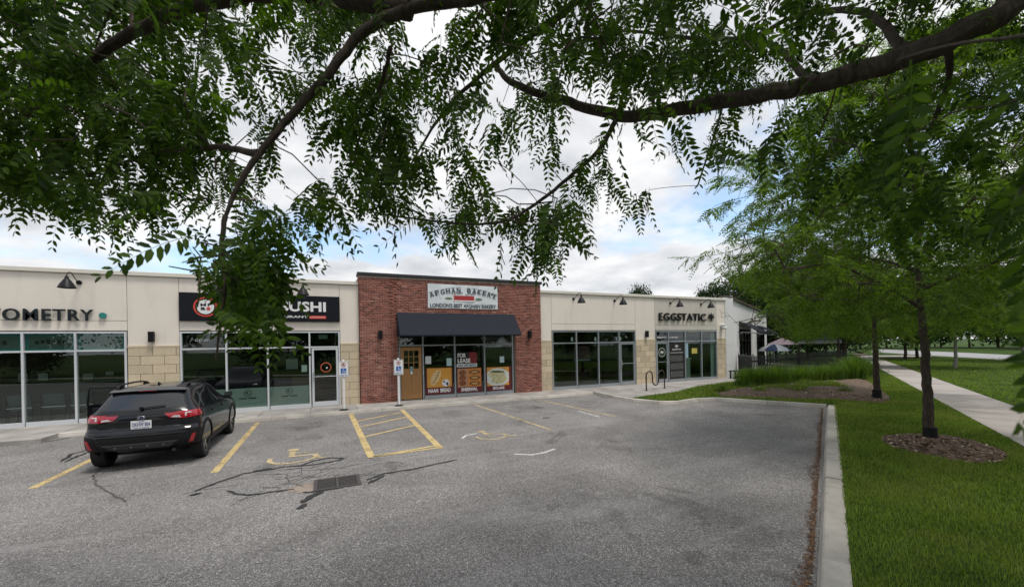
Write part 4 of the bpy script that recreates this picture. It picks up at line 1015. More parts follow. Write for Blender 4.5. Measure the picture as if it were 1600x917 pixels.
for a, b in ((4.6, 10.1), (13.4, 18.8)):
    wbox(a, b, -.25, .02, 3.0, 4.80, 'wall', M_WW)
    fo = MB()
    for k in range(5):
        t = a + (b - a) * k / 4; c = np.array(wp(t, -.05, 1.45)); fo.obox(c, (*(KD * .05), 0), (*(ND * .05), 0), (0, 0, 1.55))
    for z in (.0, 2.2, 2.95): fo.obox(np.array(wp((a + b) / 2, -.05, z)), (*(KD * (b - a) / 2), 0), (*(ND * .04), 0), (0, 0, .05))
    w_ = fo.build('window', M_BLACK, WB)
    for k in range(4):
        t0, t1 = a + (b - a) * k / 4 + .05, a + (b - a) * (k + 1) / 4 - .05
        c = (np.array(wp(t0, -.06, .05)) + np.array(wp(t1, -.06, 2.9))) / 2
        MB().obox(c, (*(KD * (t1 - t0) / 2), 0), (*(ND * .004), 0), (0, 0, 1.43)).build('pane', M_GLASS, w_)
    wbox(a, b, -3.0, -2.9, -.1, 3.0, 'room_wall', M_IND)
for k in range(6):                                   # painted block courses low on the wall
    wbox(.62, 4.6, .02, .035, -.05 + k * .39, -.05 + (k + 1) * .39 - .02, 'wall_course', M_WW); 
    MB().box(21.75, 22.43, -.035, -.02, -.05 + k * .39, -.05 + (k + 1) * .39 - .02).build('wall_course', M_WW, WB)
wbox(.3, 20.8, -.4, .16, 4.80, 4.89, 'roof_edge', pm('brown_fascia', (.10, .075, .06), .6)); wbox(.3, 20.6, -14, -.25, 4.3, 4.4, 'roof', MATS['roof_membrane'])
wbox(20.4, 20.6, -14, -.25, -.2, 4.8, 'wall', M_WW)
for i, (a, b) in enumerate(((4.5, 10.2), (13.3, 18.9))):
    w = empty('awning'); tag(w, ['black sloping awning on the white building, nearer one', 'black sloping awning on the white building, farther one'][i], 'awning')
    m_ = MB(); m_.v = [wp(a, .03, 3.5), wp(b, .03, 3.5), wp(b, 1.35, 2.72), wp(a, 1.35, 2.72), wp(a, 1.35, 2.62), wp(b, 1.35, 2.62)]; m_.f = [(0, 1, 2, 3), (3, 2, 5, 4)]; m_.build('canopy', M_AWN, w)
    for q in (a, b): MB().add([wp(q, .03, 3.5), wp(q, 1.35, 2.72), wp(q, 1.35, 2.62)], [(0, 1, 2)]).build('side_panel', M_AWN, w)
    fr_ = MB()
    for q in (a + .05, b - .05): fr_.tube([wp(q, .03, 2.75), wp(q, 1.3, 2.68)], .02, 6)
    fr_.build('frame', M_ALU, w)
    lt = empty('wall_lantern', wp(a - .5, .03, 2.7)); tag(lt, ['black lantern on the white wall before the nearer awning', 'black lantern on the white wall between the awnings'][i], 'lantern')
    MB().lathe([(.03, .0), (.12, -.08), (.12, -.30), (.05, -.36)], (ND[0] * .2, ND[1] * .2, 0), 8).build('body', M_BLACK, lt); MB().tube([(0, 0, .05), (ND[0] * .2, ND[1] * .2, .05), (ND[0] * .2, ND[1] * .2, -.02)], .02, 6).build('arm', M_BLACK, lt)

# ------------------------------------------------------------------ patio: picket fence, gazebos, umbrella
fa_, fb_ = np.array(gnd(1157, 601.5, -.05)[:2]) + KD * 4.2, np.array(dep(1322, 560, 33.0)[:2])
fen = empty('picket_fence'); tag(fen, 'black picket fence round the patio behind the ornamental grasses', 'fence')
def fence_run(a, b, h=1.28):
    d = b - a; L = np.hypot(*d); d = d / L; q = np.array([-d[1], d[0]])
    for z in (.25, 1.0):
        c = (a + b) / 2; MB().obox((*c, z - .05), (*(d * L / 2), 0), (*(q * .02), 0), (0, 0, .045)).build('rail', M_BLACK, fen)
    n = int(L / .19)
    for k in range(n + 1):
        p = a + d * (L * k / n) - q * .035; zt = h if k % 12 else h + .12; w = .046 if k % 12 else .055
        MB().add([(*(p + d * s * w + q * t * .011), z) for z in (-.1, zt - .06) for t in (-1, 1) for s in (-1, 1)] + [(*(p + q * t * .011), zt) for t in (-1, 1)],
                 [(0, 1, 5, 4), (2, 6, 7, 3), (0, 4, 6, 2), (1, 3, 7, 5), (4, 5, 8), (7, 6, 9), (4, 8, 9, 6), (5, 7, 9, 8)]).build('picket' if k % 12 else 'post', M_BLACK, fen)
fence_run(fa_, fb_)
fence_run(np.array(wp(3.5, .15, 0)[:2]), fa_)
patio = MB().sheet([(*wp(4.0, .04, 0)[:2], Z_LAWN + .012), (*(fa_ + KD * .1 - ND * .1), Z_LAWN + .012), (*(fb_ - ND * .1), Z_LAWN + .012), (*wp(21, .04, 0)[:2], Z_LAWN + .012)]); tag(patio.build('patio_paving', pm('pale_paving', (.42, .40, .37), .9, var=.12, scale=1.5)), kind='structure')
def gazebo(px, py, d, w, hgt, roof_h, mat, label, valance=True):
    p = np.array(dep(px, py, d)); z_e = hgt
    g = empty('gazebo', (p[0], p[1], -.05), math.atan2(KD[1], KD[0])); tag(g, label, 'gazebo')
    m_ = MB(); h = w / 2
    ring = []
    for r_f, z in ((1.0, z_e), (.55, z_e + roof_h * .52), (.12, z_e + roof_h)):
        ring.append([(sx * h * r_f, sy * h * r_f, z) for sx, sy in ((-1, -1), (1, -1), (1, 1), (-1, 1))])
    m_.v = [v for rr in ring for v in rr] + [(0, 0, z_e + roof_h * 1.06)]
    for i in range(2):
        for k in range(4): m_.f.append((4 * i + k, 4 * i + (k + 1) % 4, 4 * i + 4 + (k + 1) % 4, 4 * i + 4 + k))
    for k in range(4): m_.f.append((8 + k, 8 + (k + 1) % 4, 12))
    m_.build('canopy', mat, g)
    if valance:
        v_ = MB()
        for k in range(4): a, b = ring[0][k], ring[0][(k + 1) % 4]; v_.add([a, b, (b[0], b[1], z_e - .22), (a[0], a[1], z_e - .22)], [(0, 1, 2, 3)])
        v_.build('valance', pm('pale_valance', (.42, .40, .45), .8), g)
    for sx in (-1, 1):
        for sy in (-1, 1): MB().tube([(sx * h * .95, sy * h * .95, -.1), (sx * h * .95, sy * h * .95, z_e)], .04, 6).build('post', M_BLACK, g)
    return g
gazebo(1281, 545, 36.5, 3.0, 2.1, .62, pm('navy_canvas', (.035, .06, .14), .8), 'patio gazebo with a dark navy canopy')
gazebo(1223, 547, 33.0, 2.1, 1.86, .50, pm('mauve_canvas', (.20, .155, .18), .8), 'patio gazebo with a faded mauve canopy', False)
um = empty('patio_umbrella', (*np.array(dep(1210, 560, 29.5))[:2], -.05)); tag(um, 'blue and white striped patio umbrella behind the fence', 'umbrella')
for k in range(8):
    a0_, a1_ = 2 * math.pi * k / 8, 2 * math.pi * (k + 1) / 8; v = [(0, 0, 1.95)]
    for rr, z in ((.45, 1.86), (.85, 1.68), (1.1, 1.45)): v += [(rr * math.cos(a0_), rr * math.sin(a0_), z), (rr * math.cos(a1_), rr * math.sin(a1_), z)]
    MB().add(v, [(0, 1, 2), (1, 3, 4, 2), (3, 5, 6, 4)]).build('canopy_panel', [pm('umbrella_navy', (.03, .05, .12), .8), pm('umbrella_white', (.6, .62, .66), .8)][k % 2], um)
MB().tube([(0, 0, -.1), (0, 0, 1.97)], .025, 8).build('pole', M_ALU2, um)

# ------------------------------------------------------------------ vegetation
def leaf_variant(rng, pairs, L, ll, lw, droop, detail):
    """one pinnate leaf along +X: a thin rachis and `pairs` leaflet pairs; quads only"""
    V, Q = [], []
    zf = lambda t: -droop * L * t * t
    n = 5
    for i in range(n + 1):
        t = i / n; w = .0011 * (1.3 - t)
        V += [(t * L, -w, zf(t)), (t * L, w, zf(t))]
    for i in range(n): Q.append((2 * i, 2 * i + 1, 2 * i + 3, 2 * i + 2))
    for k in range(pairs):
        t = .16 + .84 * k / (pairs - 1)
        for s in (-1, 1):
            prof = .55 + .45 * math.sin(math.pi * min(1, .12 + t * .86))
            l = ll * prof * rng.uniform(.85, 1.12); w = lw * prof * rng.uniform(.85, 1.15)
            a = R(rng.uniform(52, 74)) - (R(25) * t if k > pairs - 3 else 0); tw = rng.uniform(-.35, .35); dz = rng.uniform(-.45, -.05)
            d = np.array([math.cos(a), s * math.sin(a), dz]); d /= np.linalg.norm(d)
            q = np.cross(d, (0, 0, 1)); q /= np.linalg.norm(q); u = np.cross(q, d); q = q * math.cos(tw) + u * math.sin(tw)
            b0 = np.array([t * L + rng.uniform(-.003, .003), 0, zf(t)]) + d * .002; up = np.cross(q, d)
            b = len(V)
            if detail:
                P = [b0, b0 + d * l * .28 - q * w * .48 + up * w * .12, b0 + d * l * .70 - q * w * .42 + up * w * .12 - up * l * .03, b0 + d * l - up * l * .10,
                     b0 + d * l * .70 + q * w * .42 + up * w * .12 - up * l * .03, b0 + d * l * .28 + q * w * .48 + up * w * .12]
                V += [tuple(p) for p in P]; Q += [(b, b + 1, b + 2, b + 3), (b, b + 3, b + 4, b + 5)]
            else:
                P = [b0, b0 + d * l * .45 - q * w * .5, b0 + d * l - up * l * .06, b0 + d * l * .45 + q * w * .5]
                V += [tuple(p) for p in P]; Q.append((b, b + 1, b + 2, b + 3))
    return np.array(V), np.array(Q)

def frames(dirs, rng, flat=.5):
    """rotation matrices whose X is the leaf direction and whose Z points roughly up"""
    d = dirs / np.linalg.norm(dirs, axis=1, keepdims=True)
    up = np.tile([0, 0, 1.0], (len(d), 1)) + rng.normal(0, flat, (len(d), 3))
    y = np.cross(up, d); y /= np.maximum(np.linalg.norm(y, axis=1, keepdims=True), 1e-6); z = np.cross(d, y)
    return np.stack([d, y, z], 2)
def scatter(variants, pos, rot, scl, idx):
    Vs, Qs, base = [], [], 0
    for v in range(len(variants)):
        k = np.where(idx == v)[0]
        if not len(k): continue
        LV, LQ = variants[v]
        W = np.einsum('nij,mj->nmi', rot[k], LV) * scl[k][:, None, None] + pos[k][:, None, :]
        q = LQ[None] + (np.arange(len(k)) * len(LV))[:, None, None] + base
        Vs.append(W.reshape(-1, 3)); Qs.append(q.reshape(-1, 4)); base += len(k) * len(LV)
    return np.concatenate(Vs), np.concatenate(Qs)

def grow(nodes, par, rad, targets, rng, step=.14, sag=.10, r0=.0035, maxr=.05):
    """joins every target to the nearest wood, nearest first, so that twigs fork from twigs; returns tubes of the new wood"""
    N = [np.array(p, float) for p in nodes]; P = list(par); base = len(N); ends = []
    T = [np.array(t, float) for t in targets]; A = np.array(N)
    order = np.argsort([np.min(np.linalg.norm(A - t, axis=1)) for t in T])
    arr = np.zeros((base + len(T) * 14 + 10, 3)); arr[:base] = A; cnt = base
    for ti in order:
        t = T[ti]; dd = arr[:cnt] - t; d = np.sqrt((dd ** 2).sum(1)) + .35 * np.maximum(0, -dd[:, 2])
        j = int(np.argmin(d)); a = arr[j].copy(); L = np.linalg.norm(t - a); n = int(min(12, max(1, round(L / step)))); prev = j
        off = rng.normal(0, .05 * L, 3)
        for k in range(1, n + 1):
            f = k / n; p = a * (1 - f) + t * f + off * math.sin(math.pi * f) + np.array([0, 0, sag * L * math.sin(math.pi * f)])
            arr[cnt] = p; P.append(prev); prev = cnt; cnt += 1
        ends.append((ti, prev))
    w = np.zeros(cnt)
    for _, e in ends: w[e] += 1
    for i in range(cnt - 1, base - 1, -1): w[P[i]] += w[i]
    m_ = MB()
    rr = np.minimum(maxr, r0 * np.maximum(w, 1) ** .45)
    kids = {}
    for i in range(base, cnt): kids.setdefault(P[i], []).append(i)
    used = set()
    def chain(i):
        c = [P[i], i]
        while i in kids:
            nx = max(kids[i], key=lambda q: w[q]); 
            if nx in used: break
            used.add(nx); c.append(nx); i = nx
        return c
    for i in range(base, cnt):
        if i in used: continue
        used.add(i); c = chain(i)
        rads = [rr[q] if q >= base else min(rr[c[1]] * 1.15, maxr) for q in c]
        m_.tube([arr[q] for q in c], rads, 5, caps=False)
    out = np.zeros((len(T), 3)); dirs = np.zeros((len(T), 3))
    for ti, e in ends: out[ti] = arr[e]; dirs[ti] = arr[e] - arr[P[e]]
    return m_, dirs

def cluster_leaves(targets, tdirs, per, rng, spread, hang):
    """leaves along a short drooping shoot at every target: positions and directions"""
    T = np.repeat(np.asarray(targets), per, 0); D = np.repeat(np.asarray(tdirs), per, 0)
    D = D / np.maximum(np.linalg.norm(D, axis=1, keepdims=True), 1e-6)
    k = np.tile(np.arange(per), len(targets)) / per
    pos = T + D * (k[:, None] * spread) + rng.normal(0, .018, T.shape); pos[:, 2] -= spread * .5 * k ** 2
    a = rng.uniform(0, 2 * math.pi, len(T)); out = np.stack([np.cos(a), np.sin(a), np.zeros(len(T))], 1)
    d = out * rng.uniform(.5, 1.0, (len(T), 1)) + D * .35; d[:, 2] -= hang * rng.uniform(.2, 1.3, len(T))
    return pos, d

def smooth_path(pts, n=8):
    P = [np.array(p, float) for p in pts]; P = [2 * P[0] - P[1]] + P + [2 * P[-1] - P[-2]]; out = []
    for i in range(1, len(P) - 2):
        for k in range(n):
            t = k / n; a, b, c, d = P[i - 1], P[i], P[i + 1], P[i + 2]
            out.append(.5 * (2 * b + (c - a) * t + (2 * a - 5 * b + 4 * c - d) * t ** 2 + (3 * b - a - 3 * c + d) * t ** 3))
    out.append(P[-2]); return out
def limb(pts, r0, r1, n=10, sides=10, rng=None):
    p = smooth_path(pts, n); k = len(p); rads = [r0 + (r1 - r0) * (i / (k - 1)) ** .8 for i in range(k)]
    if rng: p = [q + rng.normal(0, .12 * rads[i], 3) for i, q in enumerate(p)]
    return p, rads

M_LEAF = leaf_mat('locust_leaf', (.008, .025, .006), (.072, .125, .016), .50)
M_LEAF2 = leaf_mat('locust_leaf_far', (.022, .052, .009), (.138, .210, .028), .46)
M_TWIG = pm('twig_bark', (.065, .045, .032), .85, var=.3, scale=30)
VR = np.random.default_rng(5)
LV_NEAR = [leaf_variant(VR, p, .235, .049, .0185, dr, True) for p, dr in ((10, .25), (9, .45), (10, .15), (8, .6), (9, .35), (10, .5))]
LV_MID = [leaf_variant(VR, p, .25, .068, .027, dr, False) for p, dr in ((8, .3), (9, .5), (8, .15), (7, .6))]

# --- the overhead honey locust: trunk just right of the camera, limbs reaching over the lot
OT = empty('overhead_locust_tree', sn(-4.05, 16.5, Z_LAWN)); tag(OT, 'honey locust hanging over the top of the view, trunk out of frame to the right', 'tree'); OT.location = (0, 0, 0)
tb_ = np.array(sn(-4.05, 16.5, Z_LAWN)); rg = np.random.default_rng(3)
trunk_pts = [tb_, tb_ + (.03, .02, 1.2), tb_ + (-.03, .05, 2.3), tb_ + (-.02, .0, 3.1), tb_ + (.05, -.03, 4.2), tb_ + (.0, .1, 5.6), tb_ + (-.1, .15, 7.0)]
tp, trd = limb(trunk_pts, .17, .03, 8, 12, rg); trd[0] = .23
MB().tube(tp, trd, 12).build('trunk', M_BARK, OT, smooth=True)
fork = tb_ + (-.02, .0, 2.85)
LIMBS = []
def add_limb(pts, r0, r1, name='branch'):
    p, rr = limb(pts, r0, r1, 7, 10, rg); MB().tube(p, rr, 9).build(name, M_BARK, OT, smooth=True); LIMBS.append(p); return p
D_ = lambda px, py, t: np.array(dep(px, py, t))
# the long limb across the upper right, with its drooping continuation
add_limb([fork, D_(1660, -35, 2.05), D_(1560, 25, 1.95), D_(1420, 88, 1.95), D_(1270, 133, 2.05), D_(1120, 160, 2.2), D_(985, 182, 2.35), D_(890, 160, 2.5), D_(805, 132, 2.65), D_(770, 100, 2.8)], .075, .016)
add_limb([D_(962, 190, 2.38), D_(935, 235, 2.35), D_(880, 285, 2.3), D_(835, 320, 2.25), D_(790, 345, 2.2), D_(730, 350, 2.2), D_(650, 342, 2.2), D_(600, 335, 2.2)], .014, .004)
# the big limb along the top edge and down the left
add_limb([tb_ + (0, 0, 3.5), D_(1300, -190, 2.1), D_(1000, -80, 2.0), D_(800, -15, 1.95), D_(660, 10, 1.9), D_(570, 48, 1.85), D_(520, 108, 1.8), D_(460, 175, 1.75), D_(405, 240, 1.7), D_(372, 290, 1.66), D_(352, 340, 1.62)], .044, .007)
add_limb([D_(352, 338, 1.62), D_(345, 400, 1.6), D_(352, 445, 1.58), D_(345, 500, 1.57), D_(338, 560, 1.56)], .010, .0035)
add_limb([D_(640, 15, 1.9), D_(420, -10, 2.0), D_(250, 30, 2.1), D_(120, 110, 2.2), D_(20, 190, 2.3), D_(-150, 250, 2.4)], .045, .012)
add_limb([D_(405, 240, 1.7), D_(330, 230, 1.9), D_(240, 240, 2.1), D_(150, 270, 2.2), D_(60, 300, 2.3)], .016, .005)
add_limb([D_(610, 75, 1.95), D_(596, 130, 2.1), D_(560, 220, 2.2), D_(552, 260, 2.2)], .012, .004)
add_limb([D_(1000, -80, 2.0), D_(880, 20, 2.5), D_(760, 110, 2.8), D_(690, 180, 3.0), D_(640, 260, 3.0)], .03, .006)
add_limb([D_(1270, 133, 2.05), D_(1200, 70, 2.4), D_(1080, 60, 2.8), D_(950, 50, 3.1), D_(830, 85, 3.3)], .022, .006)
add_limb([D_(1420, 88, 1.95), D_(1350, 20, 2.4), D_(1230, 30, 2.9), D_(1150, 100, 3.2), D_(1120, 200, 3.3), D_(1090, 290, 3.3)], .025, .006)
add_limb([D_(1480, 60, 1.95), D_(1480, 130, 2.2), D_(1440, 230, 2.6), D_(1380, 330, 2.9)], .02, .006)
add_limb([tb_ + (0, 0, 2.5), D_(1760, 100, 1.5), D_(1660, 60, .95), D_(1560, 62, .64), D_(1470, 75, .58), D_(1400, 95, .55)], .006, .0012)
add_limb([D_(1660, 60, .95), D_(1640, 160, .7), D_(1612, 220, .6), D_(1590, 325, .6)], .004, .0012)
add_limb([D_(1640, 160, .7), D_(1660, 320, .55), D_(1632, 400, .52), D_(1625, 430, .50)], .004, .0012)
# limbs of the rest of the crown (above, right and behind)
rest = []
for k in range(9):
    a = 2 * math.pi * k / 9 + .3; h = 3.0 + (k % 3) * .9; L = 4.2 - (k % 3) * .5
    d = np.array([math.cos(a), math.sin(a), 0]); e = tb_ + d * L + (0, 0, h + 2.2)
    q = [tb_ + (0, 0, h), tb_ + d * L * .35 + (0, 0, h + 1.3), tb_ + d * L * .7 + (0, 0, h + 2.0), e]
    zs = [pix(x) for x in q]
    if any(z[2] > .3 and -100 < z[0] < 1700 and z[1] > -60 for z in zs): q = [x + np.array((0, 0, 1.6)) for x in q]; q[0] = tb_ + (0, 0, h + .8)
    rest.append(add_limb(q, .06, .015))

# foliage outline in the view: lower edge of the hanging leaves (px), with sky gaps
EDGE = np.array([(-200, 300), (0, 295), (60, 345), (150, 365), (235, 370), (285, 315), (318, 380), (342, 500), (440, 520), (465, 390), (520, 360), (560, 372), (600, 335), (690, 365), (760, 368), (800, 405), (850, 420), (890, 405), (915, 345), (960, 400), (1010, 360), (1035, 305), (1100, 270), (1160, 240), (1220, 300), (1300, 360), (1420, 400), (1620, 410), (1800, 410)])
GAPS = [(505, 245, 60, 40), (430, 285, 55, 26), (815, 275, 60, 42), (1000, 250, 45, 26), (690, 300, 32, 34), (250, 345, 60, 18), (940, 330, 36, 26), (560, 330, 26, 22), (890, 225, 24, 20), (1010, 60, 28, 26), (640, 80, 26, 24), (735, 215, 22, 26), (360, 170, 22, 20), (475, 105, 26, 20), (1180, 330, 60, 60), (306, 482, 34, 44), (508, 480, 60, 62)]
def allowed(px, py, hang):
    if py > np.interp(px, EDGE[:, 0], EDGE[:, 1]) - hang: return False
    for (x, y, a, b) in GAPS:
        if ((px - x) / (a + 12)) ** 2 + ((py + hang * .5 - y) / (b + 18)) ** 2 < 1: return False
    return True
tg = []
rf = np.random.default_rng(21)
while len(tg) < 600:
    px = rf.uniform(-160, 1760); py = rf.uniform(-140, 470); t = rf.choice([rf.uniform(1.6, 2.4), rf.uniform(2.1, 3.4)])
    if (px > 1150 and rf.random() < .45) or (px > 560 and rf.random() < .22): continue
    if allowed(px, py, 44 * 1.7 / t + 18): tg.append(D_(px, py, t))
# extra shoots along the hand-placed thin limbs
for pth, n_, t_ in ((LIMBS[1], 22, .05), (LIMBS[3], 30, .075), (LIMBS[5], 14, .1), (LIMBS[6], 12, .08)):
    for k in range(n_):
        q = pth[int((.12 + .86 * k / n_) * (len(pth) - 1))] if n_ != 30 else pth[int(.62 * k / n_ * (len(pth) - 1))]
        tg.append(np.array(q) + rf.normal(0, t_, 3))
nodes = []; par = []
for p in LIMBS:
    for i, q in enumerate(p): par.append(len(nodes) - 1 if i else -1); nodes.append(q)
wood, td = grow(nodes, par, None, tg, rf, .12, .10, .0021, .012)
tag(wood.build('twigs', M_TWIG, OT, smooth=True, fix=False), kind='stuff')
pos, dr_ = cluster_leaves(tg, td, 7, rf, .17, 1.05)
px_, py_, dz_ = pix(pos)
tip = pix(pos + dr_ / np.linalg.norm(dr_, axis=1, keepdims=True) * .2)
edge_ok = (np.interp(tip[0], EDGE[:, 0], EDGE[:, 1]) + 22 > tip[1])
for (x, y, a, b) in GAPS: edge_ok &= ((((px_ + tip[0]) / 2 - x) / a) ** 2 + (((py_ + tip[1]) / 2 - y) / b) ** 2 > .75)
def pdist(x, y, pl):
    best = np.full(len(x), 1e9)
    for (ax_, ay_), (bx_, by_) in zip(pl[:-1], pl[1:]):
        L2 = (bx_ - ax_) ** 2 + (by_ - ay_) ** 2; t = np.clip(((x - ax_) * (bx_ - ax_) + (y - ay_) * (by_ - ay_)) / L2, 0, 1); best = np.minimum(best, np.hypot(x - ax_ - t * (bx_ - ax_), y - ay_ - t * (by_ - ay_)))
    return best
for (x, y, a, b) in GAPS[-2:]: edge_ok &= (((tip[0] - x) / a) ** 2 + ((tip[1] - y) / b) ** 2 > 1) & (((px_ - x) / a) ** 2 + ((py_ - y) / b) ** 2 > 1) & ((((px_ + tip[0]) / 2 - x) / a) ** 2 + (((py_ + tip[1]) / 2 - y) / b) ** 2 > 1)
mxp, myp = (px_ + tip[0]) / 2, (py_ + tip[1]) / 2
for pl_w, pl, dmax in ((36, [(1620, 5), (1560, 25), (1420, 88), (1270, 133), (1120, 160), (985, 182), (890, 160), (805, 132)], 2.75), (36, [(900, -30), (800, -15), (660, 10), (570, 48), (520, 108), (460, 175), (405, 240), (372, 290), (352, 340)], 2.1), (16, [(962, 190), (935, 235), (880, 285), (835, 320), (790, 345), (730, 350)], 2.4)):
    hit = (np.minimum(pdist(mxp, myp, pl), np.minimum(pdist(tip[0], tip[1], pl), pdist(px_, py_, pl))) < pl_w) & (dz_ < dmax); edge_ok &= ~(hit & (rf.random(len(hit)) < .9))
keep = edge_ok & (dz_ > 1.2); pos, dr_, px_, py_, dz_ = pos[keep], dr_[keep], px_[keep], py_[keep], dz_[keep]
rot = frames(dr_, rf, .55); scl = rf.uniform(.66, 1.28, len(pos)); idx = rf.integers(0, 6, len(pos))
vis = (px_ > 10) & (px_ < 1590) & (py_ > 10)
near = np.argsort(np.where(vis, dz_, 99))[:296]
msk = np.ones(len(pos), bool); msk[near] = False
# near shoots close to the lens at the right
NEAR = [(1400, 95, .60, 1), (1600, 330, .62, 2), (1625, 430, .50, 2), (1610, 220, .6, 2), (1600, 60, .65, 2)]
np_pos, np_dir = [], []
for (x, y, t, n_) in NEAR:
    for k in range(n_):
        np_pos.append(D_(x + rf.uniform(-25, 25), y + rf.uniform(-15, 15), t + rf.uniform(-.06, .06)))
        np_dir.append(RT * rf.uniform(-.12, .45) + FW * rf.uniform(-.1, .3) + np.array([0, 0, -1.0]))
LM = [np_mesh('leaf', v, q, M_LEAF) for v, q in LV_NEAR]
def leaf_obj(p, Rm, s, i):
    o = link('leaf', LM[i], OT); mm = Matrix.Identity(4)
    for a in range(3):
        for b in range(3): mm[a][b] = Rm[a][b] * s
        mm[a][3] = p[a]
    o.matrix_world = mm; return o
for k in near[:296 - len(np_pos)]: leaf_obj(pos[k], rot[k], scl[k], idx[k])
msk[near[296 - len(np_pos):]] = True
for p, Rm in zip(np_pos, frames(np.array(np_dir), rf, .4)): leaf_obj(p, Rm, .72, int(rf.integers(0, 6)))
V1, Q1 = scatter(LV_NEAR, pos[msk], rot[msk], scl[msk], idx[msk])
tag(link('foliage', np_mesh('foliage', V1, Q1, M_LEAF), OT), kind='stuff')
# the rest of the crown: above the view and behind the camera
tg2 = []
while len(tg2) < 620:
    p = tb_ + np.array([rf.normal(0, 2.3), rf.normal(0, 2.3), rf.uniform(3.2, 8.2)])
    r_h = np.hypot(*(p - tb_)[:2]); z = p[2]
    if r_h > 5.2 or (z - 5.4) ** 2 / 8.5 + r_h ** 2 / 25 > 1: continue
    x, y, d = pix(p)
    if d > .1 and y > -60 * 2 / max(d, .5) and -150 < x < 1750: continue
    tg2.append(p)
wood, td = grow(nodes, par, None, tg2, rf, .3, .08, .004, .03)
tag(wood.build('twigs', M_TWIG, OT, smooth=True, fix=False), kind='stuff')
pos, dr_ = cluster_leaves(tg2, td, 11, rf, .35, .7)
x, y, d = pix(pos - np.array([0, 0, .3])); kk = ~((d > .1) & (y > -8) & (x > -60) & (x < 1660)); pos, dr_ = pos[kk], dr_[kk]
V1, Q1 = scatter(LV_MID, pos, frames(dr_, rf, .5), rf.uniform(.8, 1.3, len(pos)), rf.integers(0, 4, len(pos)))
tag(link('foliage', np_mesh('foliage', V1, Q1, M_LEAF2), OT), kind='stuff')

# --- street honey locusts along the verge
def locust(seed, H=7.6, rad=4.3, zlow=2.5, ncl=620, lean=(0, 0), loc=(0, 0), rz=0.0, trunk_r=.115):
    rg = np.random.default_rng(seed); root = empty('honey_locust_tree')
    l = np.array([lean[0], lean[1], 0]); P = [np.zeros(3), l * .25 + (0, 0, 1.0), l * .6 + (0, 0, 2.2), l + (0, 0, 3.2), l * 1.1 + (.1, 0, 4.6), l + (0, .1, H - .9)]
    p, rr = limb(P, trunk_r, .025, 8, 12, rg); rr[0] *= 1.25; MB().tube(p, rr, 12).build('trunk', M_BARK, root, smooth=True)
    MB().lathe([(trunk_r * 1.16, .02), (trunk_r * 1.12, .30), (trunk_r * 1.0, .30)], n=14).build('trunk_guard', M_BLACKM, root)
    nodes, par = [], []
    for i, q in enumerate(p): par.append(i - 1); nodes.append(q)
    for k in range(11):
        a = 2.4 * k + rg.uniform(-.3, .3); h = 2.35 + .36 * k; L = rad * (.98 - .06 * k) * rg.uniform(.85, 1.05); d = np.array([math.cos(a), math.sin(a), 0]); o = l * min(1, h / 3.2) + (0, 0, h)
        lp, lr = limb([o, o + d * L * .3 + (0, 0, .45), o + d * L * .65 + (0, 0, .75), o + d * L * .95 + (0, 0, .55)], .045 - .002 * k, .010, 6, 8, rg)
        MB().tube(lp, lr, 7).build('branch', M_BARK, root, smooth=True); b = len(nodes)
        for i, q in enumerate(lp): par.append(b + i - 1 if i else 0); nodes.append(q)
    tg = []; lay = [(zlow + .55 + (H - zlow - .6) * j / 6, rad * w) for j, w in enumerate((.80, 1.0, 1.0, .92, .76, .55, .30))]
    while len(tg) < ncl:
        z, r_ = lay[rg.integers(0, 7)]; a = rg.uniform(0, 2 * math.pi); q = r_ * math.sqrt(rg.uniform(.05, 1)) * (1 + .16 * math.sin(3 * a + seed) + .10 * math.sin(7 * a + z))
        tg.append(np.array([q * math.cos(a), q * math.sin(a), z + rg.normal(0, .22) - .22 * (q / rad) ** 2]) + l)
    w, td = grow(nodes, par, None, tg, rg, .3, .06, .004, .03); tag(w.build('twigs', M_TWIG, root, smooth=True, fix=False), kind='stuff')
    pos, dd = cluster_leaves(tg, td, 12, rg, .42, .32)
    # the lower left skirt of the crown is cut back from the building
    W = np.column_stack([pos[:, 0] * math.cos(rz) - pos[:, 1] * math.sin(rz) + loc[0], pos[:, 0] * math.sin(rz) + pos[:, 1] * math.cos(rz) + loc[1], pos[:, 2] - .1])
    bx_, by_, bd_ = pix(W); ok = ~((bd_ > 1) & (bx_ < 1235) & (by_ > 415 + (bx_ - 1075) * .42)); pos, dd = pos[ok], dd[ok]
    V1, Q1 = scatter(LV_MID, pos, frames(dd, rg, .5), rg.uniform(.8, 1.35, len(pos)), rg.integers(0, 4, len(pos)))
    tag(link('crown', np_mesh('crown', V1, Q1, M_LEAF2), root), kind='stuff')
    return root
TA = locust(31, 7.8, 4.2, 2.6, 1000, (-.06, .12), (11.06, -12.95), .4, .10); TA.location = (11.06, -12.95, Z_LAWN + .04); TA.rotation_euler = (0, 0, .4)
tag(TA, 'nearest verge honey locust, its trunk rising from a mulch ring', 'tree', 'street trees along the verge')
TB = locust(47, 7.9, 4.8, 2.35, 1050, (.05, -.02), (17.78, -9.1), 2.0); TB.location = (17.78, -9.1, Z_LAWN + .05); TB.rotation_euler = (0, 0, 2.0)
tag(TB, 'second verge honey locust standing beside the mulch bed', 'tree', 'street trees along the verge')
def place(src, x, y, rz, sc, label, group, cat='tree'):
    c = copy_tree(src); c.location = (x, y, Z_LAWN); c.rotation_euler = (0, 0, rz); c.scale = (sc, sc, sc); tag(c, label, cat, group); return c
place(TA, 31.6, -.9, 1.2, 1.0, 'third verge honey locust near the patio corner', 'street trees along the verge')
place(TB, 39.0, 2.4, .2, 1.05, 'farthest verge honey locust beyond the patio', 'street trees along the verge')

